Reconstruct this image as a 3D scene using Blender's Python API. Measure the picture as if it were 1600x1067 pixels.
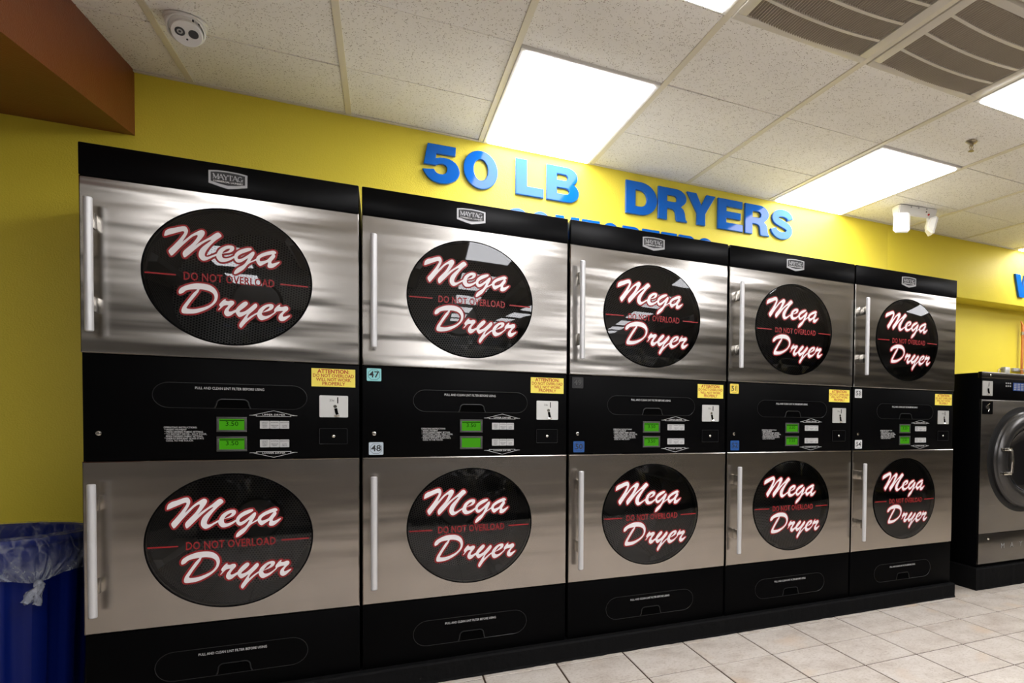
import bpy, bmesh, math, random
from mathutils import Vector, Matrix

random.seed(7)
for _o in list(bpy.data.objects):
    bpy.data.objects.remove(_o, do_unlink=True)
scene = bpy.context.scene
COL = scene.collection

# ------------------------------------------------------------------ camera
CAM_LOC = (0.91444, -3.15304, 1.14932)
CAM_PITCH, CAM_YAW, CAM_ROLL = -0.02607, 0.51582, -0.01382
F_PX, CX_PX, CY_PX = 1036.446, 1186.513, 681.434
cam_data = bpy.data.cameras.new('camera')
cam = bpy.data.objects.new('camera', cam_data)
COL.objects.link(cam)
_r = Vector((math.cos(CAM_YAW), -math.sin(CAM_YAW), 0))
_f = Vector((math.sin(CAM_YAW) * math.cos(CAM_PITCH), math.cos(CAM_YAW) * math.cos(CAM_PITCH), math.sin(CAM_PITCH)))
_u = _r.cross(_f)
_r2 = _r * math.cos(CAM_ROLL) - _u * math.sin(CAM_ROLL)
_u2 = _r * math.sin(CAM_ROLL) + _u * math.cos(CAM_ROLL)
cam.matrix_world = Matrix(((_r2.x, _u2.x, -_f.x, CAM_LOC[0]), (_r2.y, _u2.y, -_f.y, CAM_LOC[1]),
                           (_r2.z, _u2.z, -_f.z, CAM_LOC[2]), (0, 0, 0, 1)))
cam_data.sensor_fit = 'HORIZONTAL'
cam_data.sensor_width = 36.0
cam_data.lens = F_PX / 1600.0 * 36.0
cam_data.shift_x = (800.0 - CX_PX) / 1600.0
cam_data.shift_y = (CY_PX - 533.5) / 1600.0
cam_data.clip_start = 0.05
scene.camera = cam

# ------------------------------------------------------------------ world, exposure (the room is lit by its ceiling panels)
world = bpy.data.worlds.new('world')
scene.world = world
world.use_nodes = True
world.node_tree.nodes['Background'].inputs[0].default_value = (0.02, 0.02, 0.022, 1)
world.node_tree.nodes['Background'].inputs[1].default_value = 0.3
PANEL_EMIT = 13.0
scene.view_settings.view_transform = 'Standard'
scene.view_settings.look = 'None'
scene.view_settings.gamma = 1.0
scene.view_settings.use_curve_mapping = False
scene.view_settings.exposure = 0.0

# ------------------------------------------------------------------ measured layout (metres)
W = 0.8342            # dryer pitch along the wall
GAP = 0.011
ZP = 0.090            # plinth top
Z1, Z2, Z3, Z4, Z5 = 0.3586, 0.9677, 1.3478, 1.9502, 2.0668
YW = 0.7929           # upper back wall
YR = 1.0              # recessed wall behind the washers
H = 2.639             # ceiling height at the back wall
TILT = 0.03           # the suspended ceiling drops slightly towards the room
GX, TX, TY, C0 = 0.1565, 0.6096, 0.6106, 0.5588
X_LEFT, X_RIGHT, Y_FRONT = -2.3, 11.0, -12.0

# ------------------------------------------------------------------ materials
MATS = {}
def srgb(r, g, b):
    f = lambda c: ((c / 255.0) / 12.92) if c / 255.0 <= 0.04045 else (((c / 255.0) + 0.055) / 1.055) ** 2.4
    return (f(r), f(g), f(b), 1.0)

def mat(name, color=(0.8, 0.8, 0.8, 1), rough=0.5, metal=0.0, spec=0.5, coat=0.0, emit=None, emit_s=0.0):
    if name in MATS:
        return MATS[name]
    m = bpy.data.materials.new(name)
    m.use_nodes = True
    b = m.node_tree.nodes['Principled BSDF']
    b.inputs['Base Color'].default_value = color
    b.inputs['Roughness'].default_value = rough
    b.inputs['Metallic'].default_value = metal
    b.inputs['Specular IOR Level'].default_value = spec
    b.inputs['Coat Weight'].default_value = coat
    b.inputs['Coat Roughness'].default_value = 0.05
    if emit:
        b.inputs['Emission Color'].default_value = emit
        b.inputs['Emission Strength'].default_value = emit_s
    MATS[name] = m
    return m

class NT:
    """tiny node helper"""
    def __init__(self, m):
        self.t = m.node_tree
        self.b = self.t.nodes.get('Principled BSDF')
    def n(self, kind, **kw):
        nd = self.t.nodes.new(kind)
        for k, v in kw.items():
            if k.startswith('i_'):
                key = k[2:]
                key = int(key) if key.isdigit() else key.replace('_', ' ')
                nd.inputs[key].default_value = v
            else:
                setattr(nd, k, v)
        return nd
    def l(self, a, b):
        self.t.links.new(a, b)
    def coords(self, scale=(1, 1, 1), rand=0.0, out='Object'):
        tc = self.n('ShaderNodeTexCoord')
        mp = self.n('ShaderNodeMapping')
        mp.inputs['Scale'].default_value = scale
        self.l(tc.outputs[out], mp.inputs['Vector'])
        if rand:
            oi = self.n('ShaderNodeObjectInfo')
            mu = self.n('ShaderNodeMath', operation='MULTIPLY')
            mu.inputs[1].default_value = rand
            self.l(oi.outputs['Random'], mu.inputs[0])
            cx = self.n('ShaderNodeCombineXYZ')
            for i in range(3):
                self.l(mu.outputs[0], cx.inputs[i])
            self.l(cx.outputs[0], mp.inputs['Location'])
        return mp.outputs[0]
    def noise(self, vec, scale, detail=2.0, rough=0.5):
        nz = self.n('ShaderNodeTexNoise')
        nz.inputs['Scale'].default_value = scale
        nz.inputs['Detail'].default_value = detail
        nz.inputs['Roughness'].default_value = rough
        self.l(vec, nz.inputs['Vector'])
        return nz.outputs['Fac']
    def ramp(self, fac, stops):
        r = self.n('ShaderNodeValToRGB')
        el = r.color_ramp.elements
        while len(el) < len(stops):
            el.new(0.5)
        for e, (p, c) in zip(el, stops):
            e.position = p
            e.color = c if len(c) == 4 else (*c, 1)
        self.l(fac, r.inputs[0])
        return r.outputs[0]
    def mix(self, fac, a, b, mode='MIX'):
        mx = self.n('ShaderNodeMix', data_type='RGBA', blend_type=mode)
        for sock, v in ((mx.inputs[0], fac), (mx.inputs[6], a), (mx.inputs[7], b)):
            if hasattr(v, 'links'):
                self.l(v, sock)
            else:
                sock.default_value = v
        return mx.outputs[2]
    def bump(self, height, strength, dist, normal=None):
        bp = self.n('ShaderNodeBump')
        bp.inputs['Strength'].default_value = strength
        bp.inputs['Distance'].default_value = dist
        self.l(height, bp.inputs['Height'])
        if normal is not None:
            self.l(normal, bp.inputs['Normal'])
        return bp.outputs[0]

# painted walls with orange-peel texture
def wall_paint(name, col, col2):
    m = mat(name, col, 0.42, spec=0.4)
    t = NT(m)
    v = t.coords()
    c = t.ramp(t.noise(v, 1.3, 4), [(0.3, col), (0.75, col2)])
    t.l(c, t.b.inputs['Base Color'])
    h1 = t.bump(t.noise(v, 160, 2), 0.35, 0.003)
    t.l(t.bump(t.noise(v, 9, 2), 0.25, 0.006, h1), t.b.inputs['Normal'])
    return m
M_YELLOW = wall_paint('yellow_wall_paint', (0.76, 0.62, 0.050, 1), (0.80, 0.66, 0.060, 1))
M_FAR = wall_paint('warm_grey_paint', (0.16, 0.15, 0.13, 1), (0.19, 0.175, 0.155, 1))
M_ORANGE = wall_paint('burnt_orange_paint', (0.16, 0.036, 0.006, 1), (0.19, 0.044, 0.008, 1))

def ceiling_tile_mat():
    m = mat('mineral_fibre_tile', (0.7, 0.68, 0.63, 1), 0.9, spec=0.2)
    t = NT(m)
    v = t.coords(rand=37.0)
    vo = t.n('ShaderNodeTexVoronoi')
    vo.inputs['Scale'].default_value = 130
    t.l(v, vo.inputs['Vector'])
    gate = t.ramp(t.noise(v, 60, 2), [(0.46, (0, 0, 0)), (0.56, (1, 1, 1))])
    pit = t.ramp(vo.outputs['Distance'], [(0.22, (1, 1, 1)), (0.36, (0, 0, 0))])
    mm = t.n('ShaderNodeMath', operation='MULTIPLY')
    t.l(gate, mm.inputs[0]); t.l(pit, mm.inputs[1])
    base = t.ramp(t.noise(v, 5, 3), [(0.3, (0.86, 0.84, 0.80)), (0.7, (0.90, 0.88, 0.84))])
    t.l(t.mix(mm.outputs[0], base, (0.38, 0.33, 0.27, 1)), t.b.inputs['Base Color'])
    inv = t.n('ShaderNodeMath', operation='SUBTRACT')
    inv.inputs[0].default_value = 1.0
    t.l(mm.outputs[0], inv.inputs[1])
    t.l(t.bump(inv.outputs[0], 0.5, 0.002), t.b.inputs['Normal'])
    return m
M_TILE = ceiling_tile_mat()
M_TBAR = mat('ceiling_grid_white', (0.72, 0.67, 0.54, 1), 0.5)

def floor_mat():
    m = mat('beige_ceramic_tile', (0.6, 0.5, 0.42, 1), 0.38, spec=0.45)
    t = NT(m)
    v = t.coords(rand=53.0)
    n1 = t.ramp(t.noise(v, 7, 6, 0.65), [(0.30, (0.41, 0.355, 0.305)), (0.50, (0.54, 0.49, 0.44)), (0.72, (0.61, 0.565, 0.52))])
    sp = t.ramp(t.noise(v, 75, 4, 0.7), [(0.30, (0.72, 0.68, 0.62)), (0.5, (1, 1, 1))])
    rust = t.ramp(t.noise(v, 3.0, 2), [(0.62, (0, 0, 0)), (0.80, (1, 1, 1))])
    c = t.mix(1.0, n1, sp, 'MULTIPLY')
    c = t.mix(rust, c, (0.55, 0.42, 0.30, 1))
    t.l(c, t.b.inputs['Base Color'])
    t.l(t.bump(t.noise(v, 30, 4), 0.12, 0.002), t.b.inputs['Normal'])
    return m
M_FLOOR = floor_mat()
M_GROUT = mat('brown_grout', (0.055, 0.035, 0.025, 1), 0.9, spec=0.1)

def steel_mat(name, col, rough, wave):
    m = mat(name, col, rough, metal=1.0)
    t = NT(m)
    v1 = t.coords((1.3, 1.3, 10.5), rand=91.0)
    v2 = t.coords((4, 4, 900), rand=13.0)
    g = t.noise(v2, 1.0, 2)
    a = t.n('ShaderNodeMath', operation='MULTIPLY_ADD')
    t.l(g, a.inputs[0]); a.inputs[1].default_value = 0.06; a.inputs[2].default_value = rough - 0.03
    t.l(a.outputs[0], t.b.inputs['Roughness'])
    sm = t.ramp(t.noise(t.coords((3, 3, 3), rand=21.0), 2.5, 4), [(0.3, tuple(c * 0.93 for c in col[:3])), (0.7, col[:3])])
    t.l(sm, t.b.inputs['Base Color'])
    h = t.bump(t.noise(v1, 1.0, 1.5), 1.0, wave)
    t.l(h, t.b.inputs['Normal'])
    t.b.inputs['Anisotropic'].default_value = 0.35
    return m
M_STEEL = steel_mat('brushed_stainless_steel', (0.385, 0.365, 0.34, 1), 0.19, 0.0065)
M_STEEL_FLAT = steel_mat('flat_brushed_stainless_steel', (0.43, 0.395, 0.36, 1), 0.21, 0.0022)
M_STEEL_W = steel_mat('washer_stainless_steel', (0.20, 0.19, 0.18, 1), 0.26, 0.004)

M_BLACK = mat('black_enamel', (0.0020, 0.0020, 0.0024, 1), 0.30, spec=0.09)
def rough_black():
    m = mat('black_painted_concrete', (0.004, 0.004, 0.004, 1), 0.75, spec=0.12)
    t = NT(m)
    v = t.coords()
    dust = t.ramp(t.noise(v, 55, 5, 0.7), [(0.68, (0.003, 0.003, 0.0033)), (0.84, (0.06, 0.057, 0.054))])
    t.l(dust, t.b.inputs['Base Color'])
    t.l(t.bump(t.noise(v, 40, 4), 0.6, 0.006), t.b.inputs['Normal'])
    return m
M_PLINTH = rough_black()
M_BOUNCE = mat('pale_bounce_top', (0.24, 0.235, 0.225, 1), 0.6, metal=0.2)  # pale grey set to bounce panel light up to the ceiling
M_PANEL = mat('black_control_panel', (0.0012, 0.0012, 0.0014, 1), 0.42, spec=0.045)
M_EDGE = mat('dark_moulded_edge', (0.012, 0.012, 0.013, 1), 0.28, spec=0.4)
M_VOID = mat('dark_recess', (0.002, 0.002, 0.002, 1), 0.9, spec=0.0)
M_HANDLE = mat('satin_aluminium', (0.62, 0.62, 0.63, 1), 0.35, metal=0.35)
M_CHROME = mat('chrome', (0.75, 0.73, 0.68, 1), 0.12, metal=1.0)
M_PRINT = mat('white_print', (0.62, 0.62, 0.62, 1), 0.6)
M_GREYPRINT = mat('grey_print', (0.35, 0.35, 0.35, 1), 0.6)
M_DARKPRINT = mat('black_print', (0.010, 0.010, 0.012, 1), 0.6)
M_DECAL_W = mat('white_vinyl', (0.80, 0.77, 0.79, 1), 0.5)
M_DECAL_R = mat('red_vinyl', (0.26, 0.003, 0.006, 1), 0.5)
M_LABEL_Y = mat('yellow_label', (0.84, 0.70, 0.10, 1), 0.45)
M_LABEL_RT = mat('label_red_print', (0.42, 0.03, 0.01, 1), 0.6)
M_COIN = mat('coin_plate_steel', (0.62, 0.62, 0.60, 1), 0.38, metal=0.55)
M_LCD = mat('lcd_green', (0.012, 0.09, 0.002, 1), 0.5, spec=0.1, emit=(0.075, 0.42, 0.003, 1), emit_s=0.40)
M_LCDF = mat('lcd_bezel', (0.045, 0.045, 0.042, 1), 0.4)
M_LCDT = mat('lcd_digits', (0.004, 0.02, 0.004, 1), 0.8, spec=0.0)
M_BTN = mat('pale_grey_button', (0.46, 0.46, 0.46, 1), 0.5)
M_BADGE = mat('badge_silver', (0.36, 0.36, 0.37, 1), 0.35, metal=0.4)
M_BADGE_IN = mat('badge_charcoal', (0.022, 0.022, 0.024, 1), 0.5)
M_BLUE = mat('glossy_blue_acrylic', (0.002, 0.105, 0.48, 1), 0.07, spec=0.32)
M_WHITE = mat('white_plastic', (0.80, 0.79, 0.76, 1), 0.4)
M_CAMWHITE = mat('camera_white_plastic', (0.72, 0.71, 0.69, 1), 0.35)
M_LENS = mat('lens_black_glass', (0.006, 0.006, 0.007, 1), 0.08)
M_VENTF = mat('vent_frame_enamel', (0.62, 0.58, 0.50, 1), 0.5)
M_VENTB = mat('dusty_vent_blade', (0.40, 0.345, 0.275, 1), 0.7)
M_COPPER = mat('copper_pipe', (0.62, 0.22, 0.07, 1), 0.35, metal=0.8)
M_BRASS = mat('brass', (0.36, 0.31, 0.22, 1), 0.3, metal=0.9)
M_GREYBOX = mat('grey_box', (0.34, 0.34, 0.33, 1), 0.5)
M_CAN = mat('dark_blue_plastic', (0.001, 0.009, 0.125, 1), 0.42, spec=0.25)
M_RED = mat('red_indicator', (0.5, 0.01, 0.01, 1), 0.4)
M_DARKSTEEL = mat('dark_door_ring', (0.075, 0.073, 0.072, 1), 0.28, metal=0.8)
M_RUBBER = mat('black_gasket', (0.008, 0.008, 0.008, 1), 0.5)

M_DIFF = mat('lit_diffuser', (0.9, 0.9, 0.9, 1), 0.5, emit=(0.985, 0.98, 1.0, 1), emit_s=PANEL_EMIT)

def glass_mat(name, tint, ior=1.5):
    m = bpy.data.materials.new(name)
    m.use_nodes = True
    t = m.node_tree
    t.nodes.clear()
    o = t.nodes.new('ShaderNodeOutputMaterial')
    mx = t.nodes.new('ShaderNodeMixShader')
    tr = t.nodes.new('ShaderNodeBsdfTransparent')
    gl = t.nodes.new('ShaderNodeBsdfGlossy')
    fr = t.nodes.new('ShaderNodeFresnel')
    tr.inputs[0].default_value = tint
    gl.inputs['Roughness'].default_value = 0.015
    gl.inputs[0].default_value = (0.95, 0.95, 0.97, 1)
    fr.inputs['IOR'].default_value = ior
    t.links.new(fr.outputs[0], mx.inputs[0])
    t.links.new(tr.outputs[0], mx.inputs[1])
    t.links.new(gl.outputs[0], mx.inputs[2])
    t.links.new(mx.outputs[0], o.inputs[0])
    MATS[name] = m
    return m
M_GLASS = glass_mat('tinted_door_glass', (0.42, 0.42, 0.42, 1), 1.5)

def film_mat():
    m = bpy.data.materials.new('clear_plastic_film')
    m.use_nodes = True
    t = m.node_tree
    b = t.nodes['Principled BSDF']
    o = t.nodes['Material Output']
    b.inputs['Base Color'].default_value = (0.42, 0.45, 0.52, 1)
    b.inputs['Roughness'].default_value = 0.22
    tr = t.nodes.new('ShaderNodeBsdfTransparent')
    mx = t.nodes.new('ShaderNodeMixShader')
    at = t.nodes.new('ShaderNodeAttribute')
    at.attribute_name = 'film'
    tc = t.nodes.new('ShaderNodeTexCoord')
    mp = t.nodes.new('ShaderNodeMapping')
    mp.inputs['Scale'].default_value = (1, 1, 0.55)
    t.links.new(tc.outputs['Object'], mp.inputs[0])
    def ridge(scale):
        nz = t.nodes.new('ShaderNodeTexNoise')
        nz.inputs['Scale'].default_value = scale
        nz.inputs['Detail'].default_value = 3
        nz.inputs['Distortion'].default_value = 0.6
        t.links.new(mp.outputs[0], nz.inputs['Vector'])
        r = t.nodes.new('ShaderNodeValToRGB')
        e = r.color_ramp.elements
        e[0].position = 0.455; e[0].color = (0, 0, 0, 1)
        e[1].position = 0.50; e[1].color = (1, 1, 1, 1)
        e2 = e.new(0.545); e2.color = (0, 0, 0, 1)
        t.links.new(nz.outputs['Fac'], r.inputs[0])
        return r.outputs[0], nz.outputs['Fac']
    r1, n1 = ridge(16)
    r2, n2 = ridge(38)
    m1 = t.nodes.new('ShaderNodeMath'); m1.operation = 'MULTIPLY_ADD'
    t.links.new(r1, m1.inputs[0]); m1.inputs[1].default_value = 0.20
    t.links.new(at.outputs['Fac'], m1.inputs[2])
    m2 = t.nodes.new('ShaderNodeMath'); m2.operation = 'MULTIPLY_ADD'; m2.use_clamp = True
    t.links.new(r2, m2.inputs[0]); m2.inputs[1].default_value = 0.12
    t.links.new(m1.outputs[0], m2.inputs[2])
    bp = t.nodes.new('ShaderNodeBump')
    bp.inputs['Distance'].default_value = 0.02
    bp.inputs['Strength'].default_value = 0.8
    t.links.new(n1, bp.inputs['Height'])
    t.links.new(bp.outputs[0], b.inputs['Normal'])
    t.links.new(m2.outputs[0], mx.inputs[0])
    t.links.new(tr.outputs[0], mx.inputs[1])
    t.links.new(b.outputs[0], mx.inputs[2])
    t.links.new(mx.outputs[0], o.inputs[0])
    MATS['film'] = m
    return m
M_FILM = film_mat()

def drum_mat():
    m = mat('perforated_drum_steel', (0.34, 0.34, 0.33, 1), 0.42, metal=0.5)
    t = NT(m)
    tc = t.n('ShaderNodeTexCoord')
    S = 0.0115
    def lattice(off):
        ma = t.n('ShaderNodeMapping')
        ma.inputs['Scale'].default_value = (1 / S, 1 / (S * 1.732), 1)
        ma.inputs['Location'].default_value = (off, off, 0)
        t.l(tc.outputs['UV'], ma.inputs['Vector'])
        fr = t.n('ShaderNodeVectorMath', operation='FRACTION')
        t.l(ma.outputs[0], fr.inputs[0])
        sb = t.n('ShaderNodeVectorMath', operation='SUBTRACT')
        sb.inputs[1].default_value = (0.5, 0.5, 0)
        t.l(fr.outputs[0], sb.inputs[0])
        ml = t.n('ShaderNodeVectorMath', operation='MULTIPLY')
        ml.inputs[1].default_value = (1, 1.732, 0)
        t.l(sb.outputs[0], ml.inputs[0])
        ln = t.n('ShaderNodeVectorMath', operation='LENGTH')
        t.l(ml.outputs[0], ln.inputs[0])
        return ln.outputs['Value']
    mn = t.n('ShaderNodeMath', operation='MINIMUM')
    t.l(lattice(0.0), mn.inputs[0]); t.l(lattice(0.5), mn.inputs[1])
    c = t.ramp(mn.outputs[0], [(0.27, (0.004, 0.004, 0.004)), (0.33, (0.36, 0.355, 0.34))])
    t.l(c, t.b.inputs['Base Color'])
    return m
M_DRUM = drum_mat()
M_DRUMP = mat('plain_drum_steel', (0.30, 0.30, 0.29, 1), 0.4, metal=0.5)

# ------------------------------------------------------------------ builders
def link(name, data, parent=None, loc=(0, 0, 0), rot=(0, 0, 0), label=None, cat=None, group=None, kind=None):
    o = bpy.data.objects.new(name, data)
    COL.objects.link(o)
    if parent is not None:
        o.parent = parent
    o.location = loc
    o.rotation_euler = rot
    if label: o['label'] = label
    if cat: o['category'] = cat
    if group: o['group'] = group
    if kind: o['kind'] = kind
    return o

def thing(name, label, cat, loc=(0, 0, 0), rot=(0, 0, 0), group=None):
    return link(name, None, None, loc, rot, label, cat, group)

class MB:
    """collects geometry for ONE mesh"""
    def __init__(self):
        self.v, self.f, self.m, self.s = [], [], [], []
        self.mats = []
    def mi(self, material):
        if material not in self.mats:
            self.mats.append(material)
        return self.mats.index(material)
    def add(self, verts, faces, material, smooth=False):
        k = len(self.v)
        i = self.mi(material)
        self.v += [tuple(p) for p in verts]
        for f in faces:
            self.f.append([k + a for a in f]); self.m.append(i); self.s.append(smooth)
        return self
    def box(self, x0, x1, y0, y1, z0, z1, material, bev=0.0):
        bm = bmesh.new()
        r = bmesh.ops.create_cube(bm, size=1.0)
        for vv in bm.verts:
            vv.co = Vector(((x0 + x1) / 2 + vv.co.x * (x1 - x0), (y0 + y1) / 2 + vv.co.y * (y1 - y0), (z0 + z1) / 2 + vv.co.z * (z1 - z0)))
        if bev > 0:
            bmesh.ops.bevel(bm, geom=list(bm.edges), offset=bev, segments=2, affect='EDGES', profile=0.5)
        self.bm(bm, material, bev > 0)
        return self
    def bm(self, bm, material, smooth=False):
        bm.verts.index_update()
        self.add([v.co for v in bm.verts], [[v.index for v in f.verts] for f in bm.faces], material, smooth)
        bm.free()
    def tube(self, pts, r, material, n=10, closed=False, cap=True):
        pts = [Vector(p) for p in pts]
        N = len(pts)
        rr = r if isinstance(r, (list, tuple)) else [r] * N
        rings = []
        ref = None
        for i, p in enumerate(pts):
            a = pts[(i - 1) % N] if (closed or i > 0) else p
            b = pts[(i + 1) % N] if (closed or i < N - 1) else p
            d = (b - a).normalized()
            if ref is None:
                ref = d.orthogonal().normalized()
            ref = (ref - d * ref.dot(d))
            ref = ref.normalized() if ref.length > 1e-6 else d.orthogonal().normalized()
            s = d.cross(ref)
            rings.append([p + (ref * math.cos(2 * math.pi * k / n) + s * math.sin(2 * math.pi * k / n)) * rr[i] for k in range(n)])
        vs = [q for rg in rings for q in rg]
        fs = []
        M = N if closed else N - 1
        for i in range(M):
            j = (i + 1) % N
            for k in range(n):
                fs.append([i * n + k, i * n + (k + 1) % n, j * n + (k + 1) % n, j * n + k])
        if cap and not closed:
            fs.append(list(range(n))[::-1]); fs.append([(N - 1) * n + k for k in range(n)])
        self.add(vs, fs, material, True)
        return self
    def lathe(self, prof, material, axis='Z', n=32, origin=(0, 0, 0), a0=0.0, a1=2 * math.pi):
        full = abs(a1 - a0 - 2 * math.pi) < 1e-6
        cnt = n if full else n + 1
        vs = []
        for (r, h) in prof:
            for k in range(cnt):
                a = a0 + (a1 - a0) * k / n
                c, s = math.cos(a) * r, math.sin(a) * r
                p = {'Z': (c, s, h), 'Y': (c, h, s), 'X': (h, c, s)}[axis]
                vs.append((p[0] + origin[0], p[1] + origin[1], p[2] + origin[2]))
        fs = []
        for i in range(len(prof) - 1):
            for k in range(n):
                k2 = (k + 1) % cnt
                fs.append([i * cnt + k, i * cnt + k2, (i + 1) * cnt + k2, (i + 1) * cnt + k])
        self.add(vs, fs, material, True)
        return self
    def disc(self, c, r, material, axis='Y', n=24):
        vs = []
        for k in range(n):
            a = 2 * math.pi * k / n
            x, z = math.cos(a) * r, math.sin(a) * r
            vs.append({'Y': (c[0] + x, c[1], c[2] + z), 'Z': (c[0] + x, c[1] + z, c[2]), 'X': (c[0], c[1] + x, c[2] + z)}[axis])
        self.add(vs, [list(range(n))], material)
        return self
    def plate(self, poly, y0, y1, material):
        """prism: polygon in XZ from y0 (front) to y1"""
        n = len(poly)
        vs = [(x, y0, z) for x, z in poly] + [(x, y1, z) for x, z in poly]
        fs = [list(range(n)), list(range(n, 2 * n))[::-1]]
        for i in range(n):
            j = (i + 1) % n
            fs.append([i, n + i, n + j, j])
        self.add(vs, fs, material)
        return self
    def ribbon(self, pts, w, y, material, closed=False, yfun=None):
        """flat line in XZ of width w lying at depth y"""
        N = len(pts)
        vs, fs = [], []
        for i in range(N if closed else N - 1):
            (x0, z0), (x1, z1) = pts[i], pts[(i + 1) % N]
            dx, dz = x1 - x0, z1 - z0
            L = math.hypot(dx, dz)
            if L < 1e-7: continue
            nx, nz = -dz / L * w / 2, dx / L * w / 2
            k = len(vs)
            vs += [(x0 + nx, y, z0 + nz), (x0 - nx, y, z0 - nz), (x1 - nx, y, z1 - nz), (x1 + nx, y, z1 + nz)]
            fs.append([k, k + 1, k + 2, k + 3])
        for (x, z) in pts:
            k = len(vs)
            vs += [(x + math.cos(a * math.pi / 4) * w / 2, y, z + math.sin(a * math.pi / 4) * w / 2) for a in range(8)]
            fs.append(list(range(k, k + 8)))
        if yfun:
            vs = [(x, yy + yfun(x, z), z) for x, yy, z in vs]
        self.add(vs, fs, material)
        return self
    def mesh(self, name):
        me = bpy.data.meshes.new(name)
        me.from_pydata(self.v, [], self.f)
        for m in self.mats:
            me.materials.append(m)
        me.polygons.foreach_set('material_index', self.m)
        me.polygons.foreach_set('use_smooth', self.s)
        me.update()
        bm = bmesh.new()
        bm.from_mesh(me)
        bmesh.ops.recalc_face_normals(bm, faces=bm.faces)
        bm.to_mesh(me)
        bm.free()
        if any(self.s):
            me.set_sharp_from_angle(angle=math.radians(38))
        return me
    def obj(self, name, parent=None, **kw):
        return link(name, self.mesh(name), parent, **kw)

def catmull(pts, sub=3, closed=True):
    N = len(pts)
    out = []
    for i in range(N if closed else N - 1):
        p0, p1, p2, p3 = (pts[(i + k) % N] if closed else pts[min(max(i + k, 0), N - 1)] for k in (-1, 0, 1, 2))
        for s in range(sub):
            t = s / sub
            out.append(tuple(0.5 * (2 * p1[a] + (p2[a] - p0[a]) * t + (2 * p0[a] - 5 * p1[a] + 4 * p2[a] - p3[a]) * t * t
                                    + (3 * p1[a] - p0[a] - 3 * p2[a] + p3[a]) * t ** 3) for a in (0, 1)))
    if not closed:
        out.append(tuple(pts[-1]))
    return out

def curve_mesh(name, polys, material, extrude=0.0, bevel=0.0, offset=0.0):
    """filled 2-D outline (with holes) as a mesh standing in XZ, facing -Y"""
    cu = bpy.data.curves.new(name, 'CURVE')
    cu.dimensions = '2D'
    cu.fill_mode = 'BOTH' if extrude or bevel else 'FRONT'
    cu.extrude = extrude
    cu.bevel_depth = bevel
    cu.bevel_resolution = 2
    cu.offset = offset
    for p in polys:
        sp = cu.splines.new('POLY')
        sp.points.add(len(p) - 1)
        for q, (x, z) in zip(sp.points, p):
            q.co = (x, z, 0, 1)
        sp.use_cyclic_u = True
    return _to_mesh(name, cu, material)

def _to_mesh(name, cu, material):
    ob = bpy.data.objects.new(name, cu)
    COL.objects.link(ob)
    dg = bpy.context.evaluated_depsgraph_get()
    me = bpy.data.meshes.new_from_object(ob.evaluated_get(dg))
    bpy.data.objects.remove(ob, do_unlink=True)
    bpy.data.curves.remove(cu)
    me.name = name
    me.transform(Matrix(((1, 0, 0, 0), (0, 0, -1, 0), (0, 1, 0, 0), (0, 0, 0, 1))))
    me.materials.clear()
    me.materials.append(material)
    return me

TEXTS = {}
def text_mesh(s, size, material, align='CENTER', bold=0.0, spacing=1.0, shear=0.0, line=1.0, width=None):
    key = (s, size, material.name, align, bold, spacing, width)
    if key in TEXTS:
        return TEXTS[key]
    cu = bpy.data.curves.new('lettering', 'FONT')
    cu.body = s
    cu.size = size
    cu.align_x = align
    cu.align_y = 'CENTER'
    cu.offset = bold
    cu.space_character = spacing
    cu.space_line = line
    cu.shear = shear
    cu.resolution_u = 2
    cu.fill_mode = 'FRONT'
    me = _to_mesh('lettering', cu, material)
    if width:
        xs = [v.co.x for v in me.vertices]
        k = width / max(1e-6, max(xs) - min(xs))
        me.transform(Matrix.Diagonal((k, 1, 1, 1)))
    TEXTS[key] = me
    return me

def text(parent, s, x, y, z, size, material, name='lettering', **kw):
    return link(name, text_mesh(s, size, material, **kw), parent, loc=(x, y, z))

def stadium(x0, x1, z0, z1, n=10):
    r = (z1 - z0) / 2
    zc = (z0 + z1) / 2
    p = [(x1 - r + math.cos(a) * r, zc + math.sin(a) * r) for a in [-math.pi / 2 + math.pi * i / n for i in range(n + 1)]]
    p += [(x0 + r + math.cos(a) * r, zc + math.sin(a) * r) for a in [math.pi / 2 + math.pi * i / n for i in range(n + 1)]]
    return p
def rrect(x0, x1, z0, z1, r, n=4):
    p = []
    for cx, cz, a0 in ((x1 - r, z0 + r, -90), (x1 - r, z1 - r, 0), (x0 + r, z1 - r, 90), (x0 + r, z0 + r, 180)):
        p += [(cx + r * math.cos(math.radians(a0 + 90 * i / n)), cz + r * math.sin(math.radians(a0 + 90 * i / n))) for i in range(n + 1)]
    return p

# ================================================================== SETTING
def struct(name, mb, **kw):
    return mb.obj(name, kind='structure', **kw)

struct('wall_back', MB().box(X_LEFT, 4.25, YW, YW + 0.4, 0, 2.72, M_YELLOW)
       .box(4.25, X_RIGHT, YW, YW + 0.4, 2.165, 2.72, M_YELLOW, 0.006))
struct('wall_recess', MB().box(4.25, X_RIGHT, YR, YR + 0.15, 0, 2.165, M_YELLOW))
struct('wall_left', MB().box(X_LEFT - 0.1, X_LEFT, Y_FRONT, YW, 0, 2.72, M_FAR))
struct('wall_right', MB().box(X_RIGHT, X_RIGHT + 0.1, Y_FRONT, YR + 0.1, 0, 2.72, M_FAR))
struct('wall_front', MB().box(X_LEFT, X_RIGHT, Y_FRONT - 0.1, Y_FRONT, 0, 2.72, M_FAR))

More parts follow.
